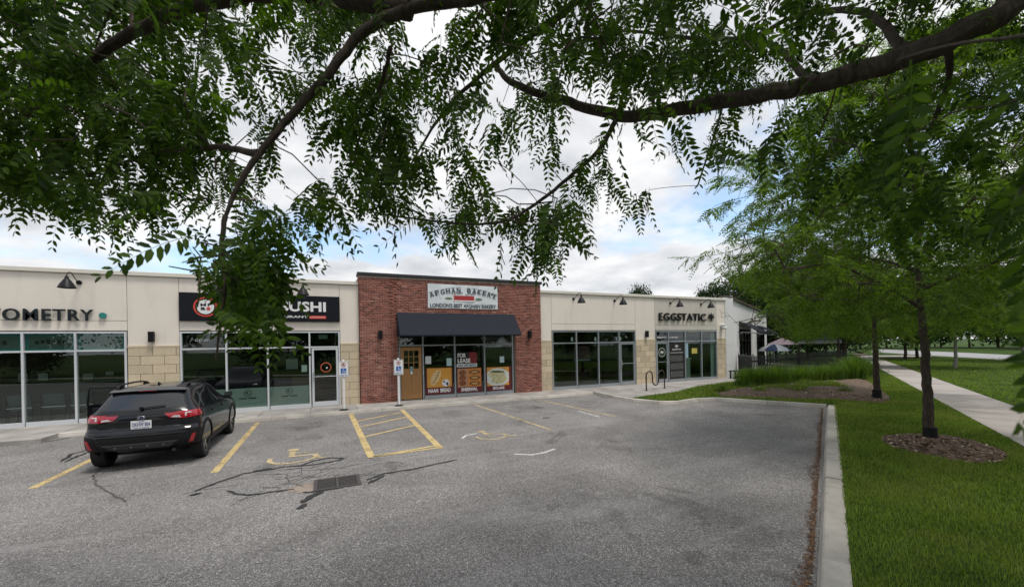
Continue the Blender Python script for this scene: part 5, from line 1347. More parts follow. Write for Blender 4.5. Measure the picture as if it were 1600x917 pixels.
# --- broadleaf trees (background)
M_LEAF3 = leaf_mat('broad_leaf', (.020, .046, .012), (.062, .120, .028), .30); M_LEAF4 = leaf_mat('dark_leaf', (.012, .026, .010), (.035, .065, .018), .2)
def broadleaf(seed, H, rad, zlow, nq, mat, size, trunk_r=.16, pale=False):
    rg = np.random.default_rng(seed); root = empty('broadleaf_tree')
    p, rr = limb([np.zeros(3), (.05, 0, H * .25), (0, .1, H * .5), (.05, 0, H * .85)], trunk_r, .03, 6, 10, rg); MB().tube(p, rr, 9).build('trunk', pm('pale_bark', (.28, .26, .23), .9, var=.4, scale=6) if pale else M_BARK, root, smooth=True)
    for k in range(7):
        a = 2.4 * k; h = zlow + (H - zlow) * (.1 + .09 * k); d = np.array([math.cos(a), math.sin(a), 0]); L = rad * .7
        lp, lr = limb([(0, 0, h), d * L * .5 + (0, 0, h + .5), d * L + (0, 0, h + .9)], .06, .015, 4, 6, rg); MB().tube(lp, lr, 6).build('branch', M_BARK, root)
    nc = 90; c = []
    while len(c) < nc:
        u = rg.uniform(-1, 1, 3); r_ = np.linalg.norm(u)
        if .35 < r_ < 1: c.append(np.array([u[0] * rad, u[1] * rad, zlow + (H - zlow) * (.5 + .5 * u[2])]) * (1, 1, 1))
    c = np.array(c); pos = c[rg.integers(0, nc, nq)] + rg.normal(0, rad * .13, (nq, 3))
    d = rg.normal(0, 1, (nq, 3)); d[:, 2] -= .4; Rm = frames(d, rg, .8); s = rg.uniform(.6, 1.3, nq) * size
    q4 = np.array([(0, 0, 0), (.5, -.32, .05), (1, 0, -.1), (.5, .32, .05)])
    V1 = (np.einsum('nij,mj->nmi', Rm, q4) * s[:, None, None] + pos[:, None]).reshape(-1, 3)
    tag(link('crown', np_mesh('crown', V1, np.arange(nq * 4).reshape(-1, 4), mat), root), kind='stuff'); return root
BA = broadleaf(5, 8.5, 3.6, 1.9, 9000, M_LEAF3, .30); BB = broadleaf(8, 11, 4.6, 1.2, 12000, M_LEAF4, .38); BC = broadleaf(12, 7.0, 3.4, 2.0, 8000, M_LEAF3, .28, .12, True)
def at_px(o, px, py, d, rz, sc, label, group, first=False):
    p = dep(px, py, d); c = o if first else copy_tree(o); c.location = (p[0], p[1], Z_LAWN); c.rotation_euler = (0, 0, rz); c.scale = (sc, sc, sc); tag(c, label, 'tree', group); return c
GB = 'background trees beyond the lawn and patio'
at_px(BC, 1493, 575, 29.2, 0, 1.0, 'pale trunked lawn tree right of the nearest locust trunk', GB, True)
at_px(BA, 1415, 562, 42.2, .5, .95, 'dark trunked lawn tree seen between the two verge locusts', GB, True); at_px(BA, 1433, 559, 46, 2.5, 1.0, 'lawn tree just behind the nearest locust trunk', GB)
at_px(BC, 1600, 566, 36, 1.5, 1.15, 'lawn tree at the right edge by the road', GB)
at_px(BB, 1212, 560, 52, 0, 1.0, 'dark tree behind the white building end', GB, True)
at_px(BB, 1262, 560, 46, 1.3, 1.0, 'dark tree behind the mauve gazebo', GB); at_px(BB, 1318, 556, 58, 2.1, 1.1, 'dark tree behind the navy gazebo', GB)
far = ((1345, 92), (1385, 104), (1425, 96), (1470, 100), (1515, 92), (1560, 84), (1610, 78), (1660, 70), (1720, 62), (1290, 78), (1235, 72), (1180, 70))
ORD = ['first', 'second', 'third', 'fourth', 'fifth', 'sixth', 'seventh', 'eighth', 'ninth', 'tenth', 'eleventh', 'twelfth']
for i, (x, d) in enumerate(sorted(far)):
    at_px([BB, BA][i % 3 == 1], x, 548, d, i * 1.1, 1.25 + .1 * (i % 3), ORD[i] + ' tree from the left in the dark tree line across the road', 'dark tree line across the road')
at_px(BB, 1003, 545, 60, .7, .95, 'treetop showing over the roof of the vacant unit', 'treetops over the roof').scale = (.42, .42, .95); at_px(BB, 1112, 545, 54, 2.7, .88, 'treetop showing over the roof above EGGSTATIC', 'treetops over the roof').scale = (.45, .45, .88)
# trees behind the camera, which the shop windows mirror
for i, (x, y, k) in enumerate(((-36, -44, 1), (-26, -38, 1), (-17, -42, 0), (-8, -46, 1), (-1, -40, 1), (7, -44, 0), (13, -38, 1), (20, -44, 1), (27, -36, 0), (34, -34, 1), (42, -30, 1))):
    c = copy_tree(BB if k else BA); c.location = (x, y, -.3); c.rotation_euler = (0, 0, i * .9); c.scale = (1.1,) * 3
    tag(c, ORD[i] + ' tree of the row behind the viewer that the shop windows mirror', 'tree', 'row of trees mirrored in the windows')

# --- ornamental grass clumps, shrubs, mulch, lawn grass, kerb litter
M_GRASS = leaf_mat('grass_blade', (.030, .062, .010), (.225, .31, .055), .35, .5, .5); M_ORN = leaf_mat('ornamental_grass', (.030, .066, .014), (.130, .205, .042), .35, .5)
def grass_clump(seed, n, h, spread, w):
    rg = np.random.default_rng(seed); V, Q = [], []
    for k in range(n):
        a = rg.uniform(0, 2 * math.pi); r0 = abs(rg.normal(0, spread * .35)); L = h * rg.uniform(.6, 1.15); out = rg.uniform(.06, .52) * L
        b = np.array([r0 * math.cos(a), r0 * math.sin(a), 0]); d = np.array([math.cos(a), math.sin(a), 0]); q = np.array([-d[1], d[0], 0]); i0 = len(V)
        for j in range(5):
            t = j / 4; c = b + d * out * t ** 1.8 + np.array([0, 0, L * (t - .28 * t ** 3 * out / L * 1.6)]); ww = w * (1 - t * .9) / 2
            V += [c - q * ww, c + q * ww]
        for j in range(4): Q.append((i0 + 2 * j, i0 + 2 * j + 1, i0 + 2 * j + 3, i0 + 2 * j + 2))
    return np_mesh('blades', np.array(V), np.array(Q), M_ORN)
gm = [grass_clump(k, 900, 1.08, .80, .032) for k in range(3)]
gl = ['leftmost ornamental grass clump, near the bench', 'ornamental grass clump second from the bench', 'ornamental grass clump third from the bench', 'ornamental grass clump left of the fence middle', 'ornamental grass clump right of the fence middle', 'ornamental grass clump just left of the biggest one', 'big ornamental grass clump at the right end of the fence', 'ornamental grass clump behind the right end of the bed']
for i, (px, py, s) in enumerate(((1167, 603, .88), (1190, 602.5, .92), (1216, 601, .98), (1250, 599, .92), (1275, 597, .92), (1300, 595, .9), (1334, 592, 1.25), (1346, 587, 1.1))):
    p = gnd(px, py, Z_LAWN); g = empty('ornamental_grass', p, i * 1.3); g.scale = (s * 1.1, s * 1.1, s * .95); tag(g, gl[i], 'grass clump', 'ornamental grasses in front of the picket fence')
    tag(link('blades', gm[i % 3], g), kind='stuff')
sm = [grass_clump(20 + k, 160, .5, .4, .018) for k in range(2)]
for i, (px, py, s, lb) in enumerate(((1225, 610, 1.1, 'small grass tuft at the front of the mulch bed'), (1320, 618, 1.05, 'dark grass tuft lying on the mulch near the second locust'), (1128, 612, 1.0, 'scruffy low plant where the walk meets the mulch bed'), (1178, 609, .8, 'small grass tuft below the leftmost ornamental grass'))):
    g = empty('grass_tuft', gnd(px, py, Z_LAWN), i); g.scale = (s, s, s * .9); tag(g, lb, 'grass tuft', 'small tufts in the mulch bed'); tag(link('blades', sm[i % 2], g), kind='stuff')
def mound(name, poly_px, h, label, z=Z_LAWN, nchip=900, seed=1):
    """a low uneven heap of soil and bark inside an outline on the ground, with loose chips"""
    rg = np.random.default_rng(seed); P = np.array([gnd(x, y, z)[:2] for x, y in poly_px]) if not isinstance(poly_px, np.ndarray) else poly_px
    c = P.mean(0); n = len(P); V = []; F = []; rings = 9
    for r_ in range(rings):
        f = 1 - r_ / (rings - .2)
        for k in range(n * 3):
            a = P[k // 3] * (1 - (k % 3) / 3) + P[(k // 3 + 1) % n] * ((k % 3) / 3); q = c + (a - c) * f * (1 + rg.uniform(-.05, .05) * (r_ == 0))
            V.append((*q, z + .006 + h * (1 - f ** 2.2) + (rg.uniform(-.015, .02) if r_ else -.01)))
    m3 = n * 3
    for r_ in range(rings - 1):
        for k in range(m3): F.append((r_ * m3 + k, r_ * m3 + (k + 1) % m3, (r_ + 1) * m3 + (k + 1) % m3, (r_ + 1) * m3 + k))
    F.append(tuple((rings - 1) * m3 + k for k in range(m3)))
    o = MB().add(V, F).build(name, M_SOIL, smooth=True); tag(o, label, kind='structure')
    V, Q = [], []
    for k in range(nchip):
        f = math.sqrt(rg.uniform(0, 1)) * 1.02; i = rg.integers(0, n); t = rg.uniform(); a = P[i] * (1 - t) + P[(i + 1) % n] * t; q = c + (a - c) * f
        zz = z + .012 + h * (1 - min(1, f) ** 2.2); an = rg.uniform(0, 6.28); l = rg.uniform(.010, .042); w = l * rg.uniform(.25, .6); tl = rg.uniform(-.4, .4)
        d = np.array([math.cos(an), math.sin(an), tl]); s = np.array([-math.sin(an), math.cos(an), rg.uniform(-.3, .3)]); b = len(V); C0 = np.array([*q, zz])
        V += [C0 - d * l - s * w, C0 + d * l - s * w, C0 + d * l + s * w, C0 - d * l + s * w]; Q.append((b, b + 1, b + 2, b + 3))
    tag(link('bark_chips', np_mesh('bark_chips', np.array(V), np.array(Q), M_CHIP), o), kind='stuff'); return o
tch = NT('bark_chip'); g_n = tch.n('ShaderNodeNewGeometry')
M_CHIP = tch.done(tch.bsdf(tch.ramp(g_n.outputs['Random Per Island'], [(0, (.05, .032, .022)), (.6, (.13, .082, .05)), (.84, (.24, .17, .11)), (1, (.50, .44, .36))]), .9))
t_a = np.array([11.06, -12.95]); ring = np.array([t_a + KD * 1.25 * math.cos(a) * (1 + .1 * math.sin(3 * a)) + ND * (.85 * math.sin(a)) + ND * .1 - KD * .15 for a in np.linspace(0, 2 * math.pi, 18, endpoint=False)])
mound('mulch_ring', ring, .13, 'mulch ring round the nearest verge tree', nchip=2600, seed=2)
bed = [(1118, 614), (1160, 606), (1230, 600), (1300, 595), (1350, 592), (1372, 606), (1395, 624), (1380, 630), (1300, 624.5), (1200, 622), (1130, 620)]
mound('mulch_bed', bed, .22, 'mulch bed below the ornamental grasses', nchip=4200, seed=4)

def lawn_blades(name, n, sampler, h, w, label, parent=None, seed=1):
    rg = np.random.default_rng(seed); B = sampler(rg, n); n = len(B)
    d = np.hypot(B[:, 0] - CAM[0], B[:, 1] - CAM[1]); k = np.clip(d / 4.0, .8, 6) ** .75
    a = rg.uniform(0, 2 * math.pi, n); H_ = h * rg.uniform(.5, 1.25, n) * np.clip(k, .8, 1.4); W_ = w * k * rg.uniform(.7, 1.3, n); ln = rg.uniform(.1, .8, n)[:, None]
    b0 = np.column_stack([B, np.full(n, Z_LAWN - .004)]); dirx = np.column_stack([np.cos(a), np.sin(a), np.zeros(n)]); q = np.column_stack([-np.sin(a), np.cos(a), np.zeros(n)])
    up = np.array([0, 0, 1.0]); m1 = b0 + up * (H_ * .6)[:, None] + dirx * ln * (H_ * .3)[:, None]; tp_ = b0 + up * H_[:, None] + dirx * ln * (H_ * .9)[:, None]
    V = np.stack([b0 - q * W_[:, None] / 2, b0 + q * W_[:, None] / 2, m1 + q * W_[:, None] * .4, m1 - q * W_[:, None] * .4, tp_], 1).reshape(-1, 3)
    i = np.arange(n)[:, None] * 5; Q = np.concatenate([i + np.array([[0, 1, 2]]), i + np.array([[0, 2, 3]]), i + np.array([[3, 2, 4]])])
    o = link(name, np_mesh(name, V, Q, M_GRASS)); tag(o, label, kind='stuff'); return o
def in_mulch(P):
    out = np.zeros(len(P), bool)
    for poly in (ring, np.array([gnd(x, y, Z_LAWN)[:2] for x, y in bed])):
        ins = np.zeros(len(P), bool); n = len(poly)
        for i in range(n):
            a, b = poly[i], poly[(i + 1) % n]; c = (a[1] > P[:, 1]) != (b[1] > P[:, 1]); xx = (b[0] - a[0]) * (P[:, 1] - a[1]) / (b[1] - a[1] + 1e-9) + a[0]; ins ^= c & (P[:, 0] < xx)
        out |= ins
    return out
def verge(rg, n):
    s = -7.5 + 34 * rg.uniform(0, 1, n) ** 2.3; nn = rg.uniform(15.15, 17.95, n); P = s[:, None] * KD + nn[:, None] * ND
    return P[~in_mulch(P)]
lawn_blades('lawn_grass', 260000, verge, .042, .0055, 'short green grass on the verge beside the kerb', seed=3)
def street(rg, n):
    s = -6 + 60 * rg.uniform(0, 1, n) ** 2; nn = 19.55 + 14 * rg.uniform(0, 1, n) ** 1.3; return s[:, None] * KD + nn[:, None] * ND
lawn_blades('lawn_grass', 90000, street, .05, .007, 'short green grass on the lawn beyond the path', seed=5)
def wedge(rg, n):
    P = np.column_stack([rg.uniform(11.0, 19.5, n), rg.uniform(-8.8, -1.6, n)]); up_ = np.interp(P[:, 0], [11, 13.9, 16.2, 18.5, 19.5], [-4.3, -3.7, -2.66, -2.1, -1.9]); lo = np.interp(P[:, 0], [11, 11.3, 11.9, 12.9, 13.7, 15.15], [-4.6, -5.35, -5.70, -5.5, -5.7, -8.9])
    return P[(P[:, 1] < up_) & (P[:, 1] > lo) & ~in_mulch(P)]
lawn_blades('lawn_grass', 30000, wedge, .06, .006, 'grass wedge between the kerb and the concrete walk', seed=6)
def weeds(rg, n):
    B = np.array([gnd(x, y, Z_LAWN)[:2] for x, y in ((1125, 618), (1210, 604), (1300, 597), (1360, 600), (1385, 622), (1290, 622), (1200, 620))]); w = rg.dirichlet(np.ones(7) * .6, 26); c = w @ B
    return c[rg.integers(0, 26, n)] + rg.normal(0, .13, (n, 2))
lawn_blades('weeds', 6500, weeds, .22, .006, 'sparse weeds coming up through the mulch bed', seed=9)
# brown catkin litter along the inside of the side kerb
rg = np.random.default_rng(8); n = 4200; s = rg.uniform(-8, 9.6, n); off = np.abs(rg.normal(0, .085, n)) * (.55 + .45 * np.sin(s * 2.1) * np.sin(s * .7 + 1)); P = s[:, None] * KD + (14.865 - off)[:, None] * ND
a = rg.uniform(0, 6.28, n); l = rg.uniform(.006, .022, n); d = np.column_stack([np.cos(a), np.sin(a), rg.uniform(-.2, .2, n)]) * l[:, None]; q = np.column_stack([-np.sin(a), np.cos(a), rg.uniform(-.2, .2, n)]) * (l * .35)[:, None]
C0 = np.column_stack([P, np.full(n, Z_LOT + .008) + rg.uniform(0, .012, n)]); V = np.stack([C0 - d - q, C0 + d - q, C0 + d + q, C0 - d + q], 1).reshape(-1, 3)
tl_ = NT('catkin_litter'); g_n = tl_.n('ShaderNodeNewGeometry'); M_LIT = tl_.done(tl_.bsdf(tl_.ramp(g_n.outputs['Random Per Island'], [(0, (.05, .025, .012)), (.7, (.14, .065, .03)), (1, (.24, .14, .07))]), .9))
tag(link('catkin_litter', np_mesh('catkin_litter', V, np.arange(4 * n).reshape(-1, 4), M_LIT)), 'brown tree litter swept along the foot of the kerb', kind='stuff')

# ------------------------------------------------------------------ the parked car
CAR = empty('parked_car', (-3.22, -6.92, Z_LOT)); tag(CAR, 'black compact SUV parked nose-in with its driver door open', 'car')
# waterlines: z, rear y, front y, half width at rear / middle / front (metres; y = 0 at the rear bumper)
WL = np.array([
    (.235, .62, 4.20, .72, .80, .76), (.27, .52, 4.30, .78, .84, .80), (.34, .27, 4.42, .83, .875, .84), (.39, .09, 4.45, .86, .885, .85), (.43, .035, 4.46, .872, .89, .86), (.50, .008, 4.46, .882, .896, .862), (.58, .0, 4.47, .886, .898, .865), (.68, .002, 4.47, .888, .90, .865),
    (.735, .015, 4.45, .886, .90, .86), (.765, .055, 4.44, .882, .90, .855), (.82, .075, 4.40, .878, .898, .845), (.90, .070, 4.30, .872, .893, .83), (.97, .075, 4.10, .862, .886, .81), (1.02, .085, 3.80, .85, .876, .79), (1.06, .10, 3.48, .832, .862, .76),
    (1.10, .125, 3.32, .80, .84, .73), (1.15, .165, 3.22, .765, .815, .71), (1.24, .250, 3.02, .722, .775, .675), (1.34, .345, 2.84, .682, .737, .645), (1.43, .435, 2.66, .642, .70, .61),
    (1.485, .49, 2.50, .605, .668, .575), (1.52, .56, 2.36, .55, .62, .53), (1.545, .72, 2.16, .44, .51, .43), (1.556, 1.0, 1.9, .25, .32, .26)])
def wl_at(z):
    return [np.interp(z, WL[:, 0], WL[:, k]) for k in range(1, 6)]
# smooth the interpolation in z with a small kernel so that the panels are rounded
def wl_s(z):
    zs = np.clip(z + np.array([-.016, -.008, 0, .008, .016]), WL[0, 0], WL[-1, 0]); return np.mean([wl_at(q) for q in zs], 0)
def outline(z):
    yr, yf, wr, wm_, wf = wl_s(z); g = min(1.0, (yf - yr) / 2.0)
    return [(0, yr), (.45 * wr, yr + .008), (.78 * wr, yr + .045), (.94 * wr, yr + .125), (wr, yr + .30 * g), (wr * .35 + wm_ * .65, yr + .75 * g), (wm_, (yr + yf) / 2), (wf * .4 + wm_ * .6, yf - .85 * g), (wf, yf - .40 * g), (.88 * wf, yf - .14 * g), (.55 * wf, yf - .03), (0, yf)]
def surf(u, z):
    """u in 0..11 along the half outline (0 rear centre, 11 front centre)"""
    P = outline(z); n = len(P); i = int(min(n - 2, max(0, math.floor(u)))); t = u - i
    q = [np.array(P[max(0, min(n - 1, k))], float) for k in (i - 1, i, i + 1, i + 2)]
    if i == 0: q[0] = np.array([-q[2][0], q[2][1]])
    if i == n - 2: q[3] = np.array([-q[1][0], q[1][1]])
    a, b, c, d = q
    p = .5 * (2 * b + (c - a) * t + (2 * a - 5 * b + 4 * c - d) * t ** 2 + (3 * b - a - 3 * c + d) * t ** 3)
    return np.array([p[0], p[1], z])
def u_rear(x, z):
    lo, hi = 0.0, 4.2
    for _ in range(30):
        m_ = (lo + hi) / 2
        if surf(m_, z)[0] < x: lo = m_
        else: hi = m_
    return lo
def u_side(y, z):
    lo, hi = 2.5, 9.6
    for _ in range(30):
        m_ = (lo + hi) / 2
        if surf(m_, z)[1] < y: lo = m_
        else: hi = m_
    return lo
def uz(c):
    k, v, z = c; return (u_rear(v, z), z) if k == 'r' else (u_side(v, z), z)
def npt(u, z, off):
    p = surf(u, z); du = surf(min(11, u + .02), z) - surf(max(0, u - .02), z); dz = surf(u, min(1.555, z + .008)) - surf(u, max(.236, z - .008))
    n = np.cross(du, dz); n /= max(np.linalg.norm(n), 1e-9)
    if n[0] < -.001 and p[0] > .02: n = -n
    return p + n * off
def patch(name, corners, mat, side=1, nu=10, nv=6, off=.004, parent=None, skirt=True, centre=False, smooth=True):
    """panel that lies on the body: corners (bottom-left, bottom-right, top-right, top-left) as ('r', x, z) or ('s', y, z)"""
    C_ = [uz(c) for c in corners]; m_ = MB(); rows = []
    for j in range(nv + 1):
        for i in range(nu + 1):
            a, b = i / nu, j / nv
            u = (C_[0][0] * (1 - a) + C_[1][0] * a) * (1 - b) + (C_[3][0] * (1 - a) + C_[2][0] * a) * b
            z = (C_[0][1] * (1 - a) + C_[1][1] * a) * (1 - b) + (C_[3][1] * (1 - a) + C_[2][1] * a) * b
            p = npt(u, z, off); m_.v.append((p[0] * side, p[1], p[2]))
    for j in range(nv):
        for i in range(nu): q = j * (nu + 1) + i; m_.f.append((q, q + 1, q + nu + 2, q + nu + 1))
    if skirt:
        border = [i for i in range(nu + 1)] + [j * (nu + 1) + nu for j in range(1, nu * 0 + nv + 1)] + [nv * (nu + 1) + i for i in range(nu - 1, -1, -1)] + [j * (nu + 1) for j in range(nv - 1, 0, -1)]
        c0 = np.array([0, 2.2, .7]); b0 = len(m_.v)
        for q in border:
            p = np.array(m_.v[q]); d = c0 - p; d /= np.linalg.norm(d); m_.v.append(tuple(p + d * (off + .006)))
        k = len(border)
        for i in range(k): m_.f.append((border[i], border[(i + 1) % k], b0 + (i + 1) % k, b0 + i))
    return m_.build(name, mat, parent or CAR, smooth=smooth)
def rear_full(name, x0b, x0t, z0, z1, mat, off=.004, nu=16, nv=8, parent=None):
    """symmetrical panel across the rear, half width x0b at the bottom and x0t at the top"""
    m_ = MB()
    for j in range(nv + 1):
        z = z0 + (z1 - z0) * j / nv; xe = x0b + (x0t - x0b) * j / nv; ue = u_rear(xe, z)
        for i in range(2 * nu + 1):
            f = (i - nu) / nu; p = npt(abs(f) * ue, z, off); m_.v.append((p[0] * (1 if f >= 0 else -1), p[1], p[2]))
    w = 2 * nu + 1
    for j in range(nv):
        for i in range(2 * nu): q = j * w + i; m_.f.append((q, q + 1, q + w + 1, q + w))
    return m_.build(name, mat, parent or CAR, smooth=True)
def car_paint():
    t = NT('black_car_paint'); fl = t.n('ShaderNodeTexVoronoi'); fl.inputs['Scale'].default_value = 900; t.l(t.tc.outputs['Object'], fl.inputs['Vector'])
    c = t.mix(fl.outputs['Distance'], (.006, .0065, .0085), (.014, .015, .019)); dust = t.ramp(t.noise(2.5, 6), [(.5, 0), (.8, .05)]); c = t.mix(dust, c, (.2, .19, .17))
    return t.done(t.bsdf(c, .09, .0, coat=.0, spec=.42))
M_PAINT = car_paint(); M_CGL = pm('car_glass', (.010, .012, .014), .05, var=.1, spec=.8); M_TRIM = pm('gloss_black_trim', (.006, .006, .007), .18)
M_RED = pm('red_lens', (.34, .008, .018), .12, coat=.8, var=.15, scale=18); M_CLR = pm('clear_lens', (.55, .52, .52), .12, coat=.8); M_CHR = pm('chrome', (.55, .56, .58), .15, 1.0, var=.05)
M_RUB = pm('tyre_rubber', (.016, .016, .017), .85, var=.25, bump=.3, bscale=60)
# body grid
nz = 64; zz = np.concatenate([np.linspace(.235, 1.0, 40), np.linspace(1.01, 1.556, 34)]); nu_ = 66
bb = MB(); per = []
for z in zz:
    half = [surf(11 * i / nu_, z) for i in range(nu_ + 1)]; ring_ = [tuple(p) for p in half] + [(-p[0], p[1], p[2]) for p in half[-2:0:-1]]
    per.append(len(ring_)); bb.v += ring_
K_ = per[0]
for j in range(len(zz) - 1):
    for i in range(K_): bb.f.append((j * K_ + i, j * K_ + (i + 1) % K_, (j + 1) * K_ + (i + 1) % K_, (j + 1) * K_ + i))
bb.f.append(tuple(range(K_ - 1, -1, -1))); bb.f.append(tuple((len(zz) - 1) * K_ + i for i in range(K_)))
AX_R, AX_F, WR = .72, 3.42, .345
body_o = link('body', bb.mesh('body', M_PAINT, smooth=False), CAR)
cut = MB()
for ya in (AX_R, AX_F):
    for sx in (-1, 1):
        x0, x1 = (.60, 1.2) if sx > 0 else (-1.2, -.60); cut.lathe([(.405, x0), (.405, x1)], (0, ya, WR + .02), 40, 'x')
co = link('cutter', cut.mesh('cutter', None)); md = body_o.modifiers.new('arch', 'BOOLEAN'); md.object = co; md.operation = 'DIFFERENCE'; md.solver = 'EXACT'
bpy.context.view_layer.update(); ev = body_o.evaluated_get(bpy.context.evaluated_depsgraph_get()); nm = bpy.data.meshes.new_from_object(ev); body_o.modifiers.clear(); body_o.data = nm; nm.name = 'body'
nm.materials.clear(); nm.materials.append(M_PAINT); bpy.data.objects.remove(co)
nm.polygons.foreach_set('use_smooth', [True] * len(nm.polygons)); nm.set_sharp_from_angle(angle=R(38))
# glass
rear_full('rear_window', .64, .55, 1.135, 1.43, M_CGL)
rear_full('window_surround', .68, .565, 1.10, 1.46, M_TRIM, .002)
rear_full('garnish', .62, .60, 1.035, 1.06, M_TRIM, .006)
for sd_ in (1, -1):
    patch('rear_quarter_window', [('s', .52, 1.11), ('s', 1.05, 1.09), ('s', 1.08, 1.40), ('s', .86, 1.40)], M_CGL, sd_)
    patch('rear_door_window', [('s', 1.13, 1.085), ('s', 1.98, 1.075), ('s', 1.98, 1.445), ('s', 1.16, 1.43)], M_CGL, sd_)
    if sd_ == 1: patch('front_door_window', [('s', 2.06, 1.075), ('s', 2.98, 1.07), ('s', 2.55, 1.42), ('s', 2.06, 1.445)], M_CGL, sd_)
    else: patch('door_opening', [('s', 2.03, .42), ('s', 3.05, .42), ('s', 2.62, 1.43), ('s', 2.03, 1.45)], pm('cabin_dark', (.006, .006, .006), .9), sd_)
    patch('belt_trim', [('s', .50, 1.062), ('s', 3.02, 1.045), ('s', 3.02, 1.06), ('s', .50, 1.078)], M_TRIM, sd_, 24, 1, .007)
    # shut lines
    for (ya, yb_, z0, z1) in ((1.06, 1.10, .60, 1.06), (2.02, 2.02, .40, 1.45), (3.06, 3.04, .42, 1.05)):
        patch('shut_line', [('s', ya - .004, z0), ('s', ya + .004, z0), ('s', yb_ + .004, z1), ('s', yb_ - .004, z1)], M_BLACKM, sd_, 1, 10, .0025, skirt=False)
    # door handles
    for ya in ((1.28, 2.22) if sd_ == 1 else (1.28,)):
        p = npt(u_side(ya, .93), .93, .018); MB().obox((p[0] * sd_, p[1], p[2]), (.012, 0, 0), (0, .095, 0), (0, 0, .016)).build('door_handle', M_PAINT, CAR, bevel=.008)
    # sill cladding and arch flares
    patch('sill_cladding', [('s', 1.15, .245), ('s', 2.98, .245), ('s', 2.98, .40), ('s', 1.15, .40)], M_BLACKM, sd_, 20, 4, .012)
    for ya in (AX_R, AX_F):
        m_ = MB(); na = 22
        for k in range(na + 1):
            th = R(-12) + (math.pi + R(24)) * k / na
            for rr, of in ((.402, -.05), (.402, .016), (.445, .018), (.468, .004)):
                y = ya + rr * math.cos(th); z = max(.30, WR + .02 + rr * math.sin(th)); p = npt(u_side(min(max(y, .30), 4.05), z), z, of); m_.v.append((p[0] * sd_, y, z))
        for k in range(na):
            for q in range(3): m_.f.append((4 * k + q, 4 * k + q + 1, 4 * k + q + 5, 4 * k + q + 4))
        m_.build('arch_flare', M_BLACKM, CAR, smooth=True)
    # tail lamps: red wrap-around housing with a bright inner bar, slim red strip towards the plate
    tl = patch('tail_light', [('r', .60, .93), ('s', .46, .955), ('s', .42, 1.065), ('r', .52, 1.06)], M_RED, sd_, 16, 5, .012)
    patch('light_strip', [('r', .42, .955), ('r', .62, .93), ('r', .56, 1.05), ('r', .34, 1.045)], M_RED, sd_, 8, 3, .009, tl)
    patch('clear_lens', [('r', .44, .962), ('r', .60, .945), ('r', .585, .985), ('r', .50, .99)], M_CLR, sd_, 6, 2, .014, tl)
    patch('light_bar', [('r', .66, .965), ('r', .685, .965), ('r', .685, 1.035), ('r', .66, 1.035)], M_CLR, sd_, 2, 3, .0165, tl); patch('light_bar', [('r', .685, 1.018), ('r', .75, 1.018), ('r', .75, 1.035), ('r', .685, 1.035)], M_CLR, sd_, 4, 1, .0165, tl)
    # bumper corner: black plastic wing with red reflector
    patch('bumper_corner', [('r', .60, .40), ('s', .34, .42), ('s', .30, .70), ('r', .72, .65)], M_BLACKM, sd_, 12, 6, .008)
    patch('reflector', [('r', .715, .45), ('r', .785, .455), ('r', .825, .625), ('r', .775, .605)], M_RED, sd_, 4, 4, .016)
    patch('bumper_fold', [('r', .53, .475), ('r', .56, .465), ('r', .70, .70), ('r', .675, .715)], M_PAINT, sd_, 2, 6, .012)
# bumper
rear_full('bumper_cladding', .60, .70, .40, .655, M_BLACKM, .006, 16, 8)
rear_full('bumper_lip', .70, .69, .658, .682, pm('satin_black_lip', (.03, .031, .033), .4), .014, 16, 2)
rear_full('skid_plate', .42, .54, .395, .50, pm('satin_grey_skid', (.035, .036, .038), .45), .012, 12, 4)
rear_full('skid_edge', .55, .56, .503, .522, pm('lip_grey', (.06, .062, .065), .4), .020, 12, 2)
for x in (-.38, -.14, .10, .34): p = npt(u_rear(abs(x), .455), .455, .016); MB().lathe([(.016, -.004), (.016, .006)], (math.copysign(p[0], x), p[1], .455), 12, 'y').build('parking_sensor', pm('sensor_grey', (.12, .12, .12), .4), CAR)
rear_full('tailgate_seam', .80, .80, .762, .769, M_BLACKM, .003, 16, 1)
rear_full('plate_recess', .33, .46, .785, .93, M_TRIM, .005, 10, 5)
pl_ = MB(); p0 = npt(0, .86, .016); pl_.box(-.155, .155, p0[1] - .006, p0[1], .783, .938); lp_ = pl_.build('licence_plate', M_WHITE, CAR)
M_PB = pm('plate_blue_ink', (.02, .05, .22), .5); text_on('lettering', 'DKHW 804', -.135, .135, .828, .903, p0[1] - .008, M_PB, lp_, .002, .014)
text_on('lettering', 'ONTARIO', -.05, .05, .910, .930, p0[1] - .008, M_PB, lp_, .002, .004); text_on('lettering', 'YOURS TO DISCOVER', -.12, .12, .794, .810, p0[1] - .008, M_PB, lp_, .002, .004)
bd = MB(); q_ = npt(0, .985, .012); bd.v = [(.058 * math.cos(a), q_[1] - .012 + .01 * (1 - abs(math.sin(a))), .985 + .032 * math.sin(a)) for a in np.linspace(0, 2 * math.pi, 24, endpoint=False)] + [(0, q_[1] - .018, .985)]; bd.f = [(i, (i + 1) % 24, 24) for i in range(24)]
bdo = bd.build('badge', pm('badge_blue', (.03, .04, .10), .2, .3), CAR); rng_ = MB()
rng_.tube([(.060 * math.cos(a), q_[1] - .014, .985 + .034 * math.sin(a)) for a in np.linspace(0, 2 * math.pi, 25)], .005, 6); rng_.build('badge_ring', M_CHR, bdo, smooth=True)
for (x, z, s) in ((-.028, .987, .012), (.006, .996, .006), (.022, .990, .006), (.012, .979, .006), (.032, .979, .006)): MB().lathe([(s, 0), (s * .3, -.005)], (x, q_[1] - .018, z), 6, 'y').build('badge_star', M_CHR, bdo)
text_on('lettering', 'AWD', .50, .60, .785, .805, npt(u_rear(.55, .79), .79, .008)[1], M_CHR, CAR, .003, .004)
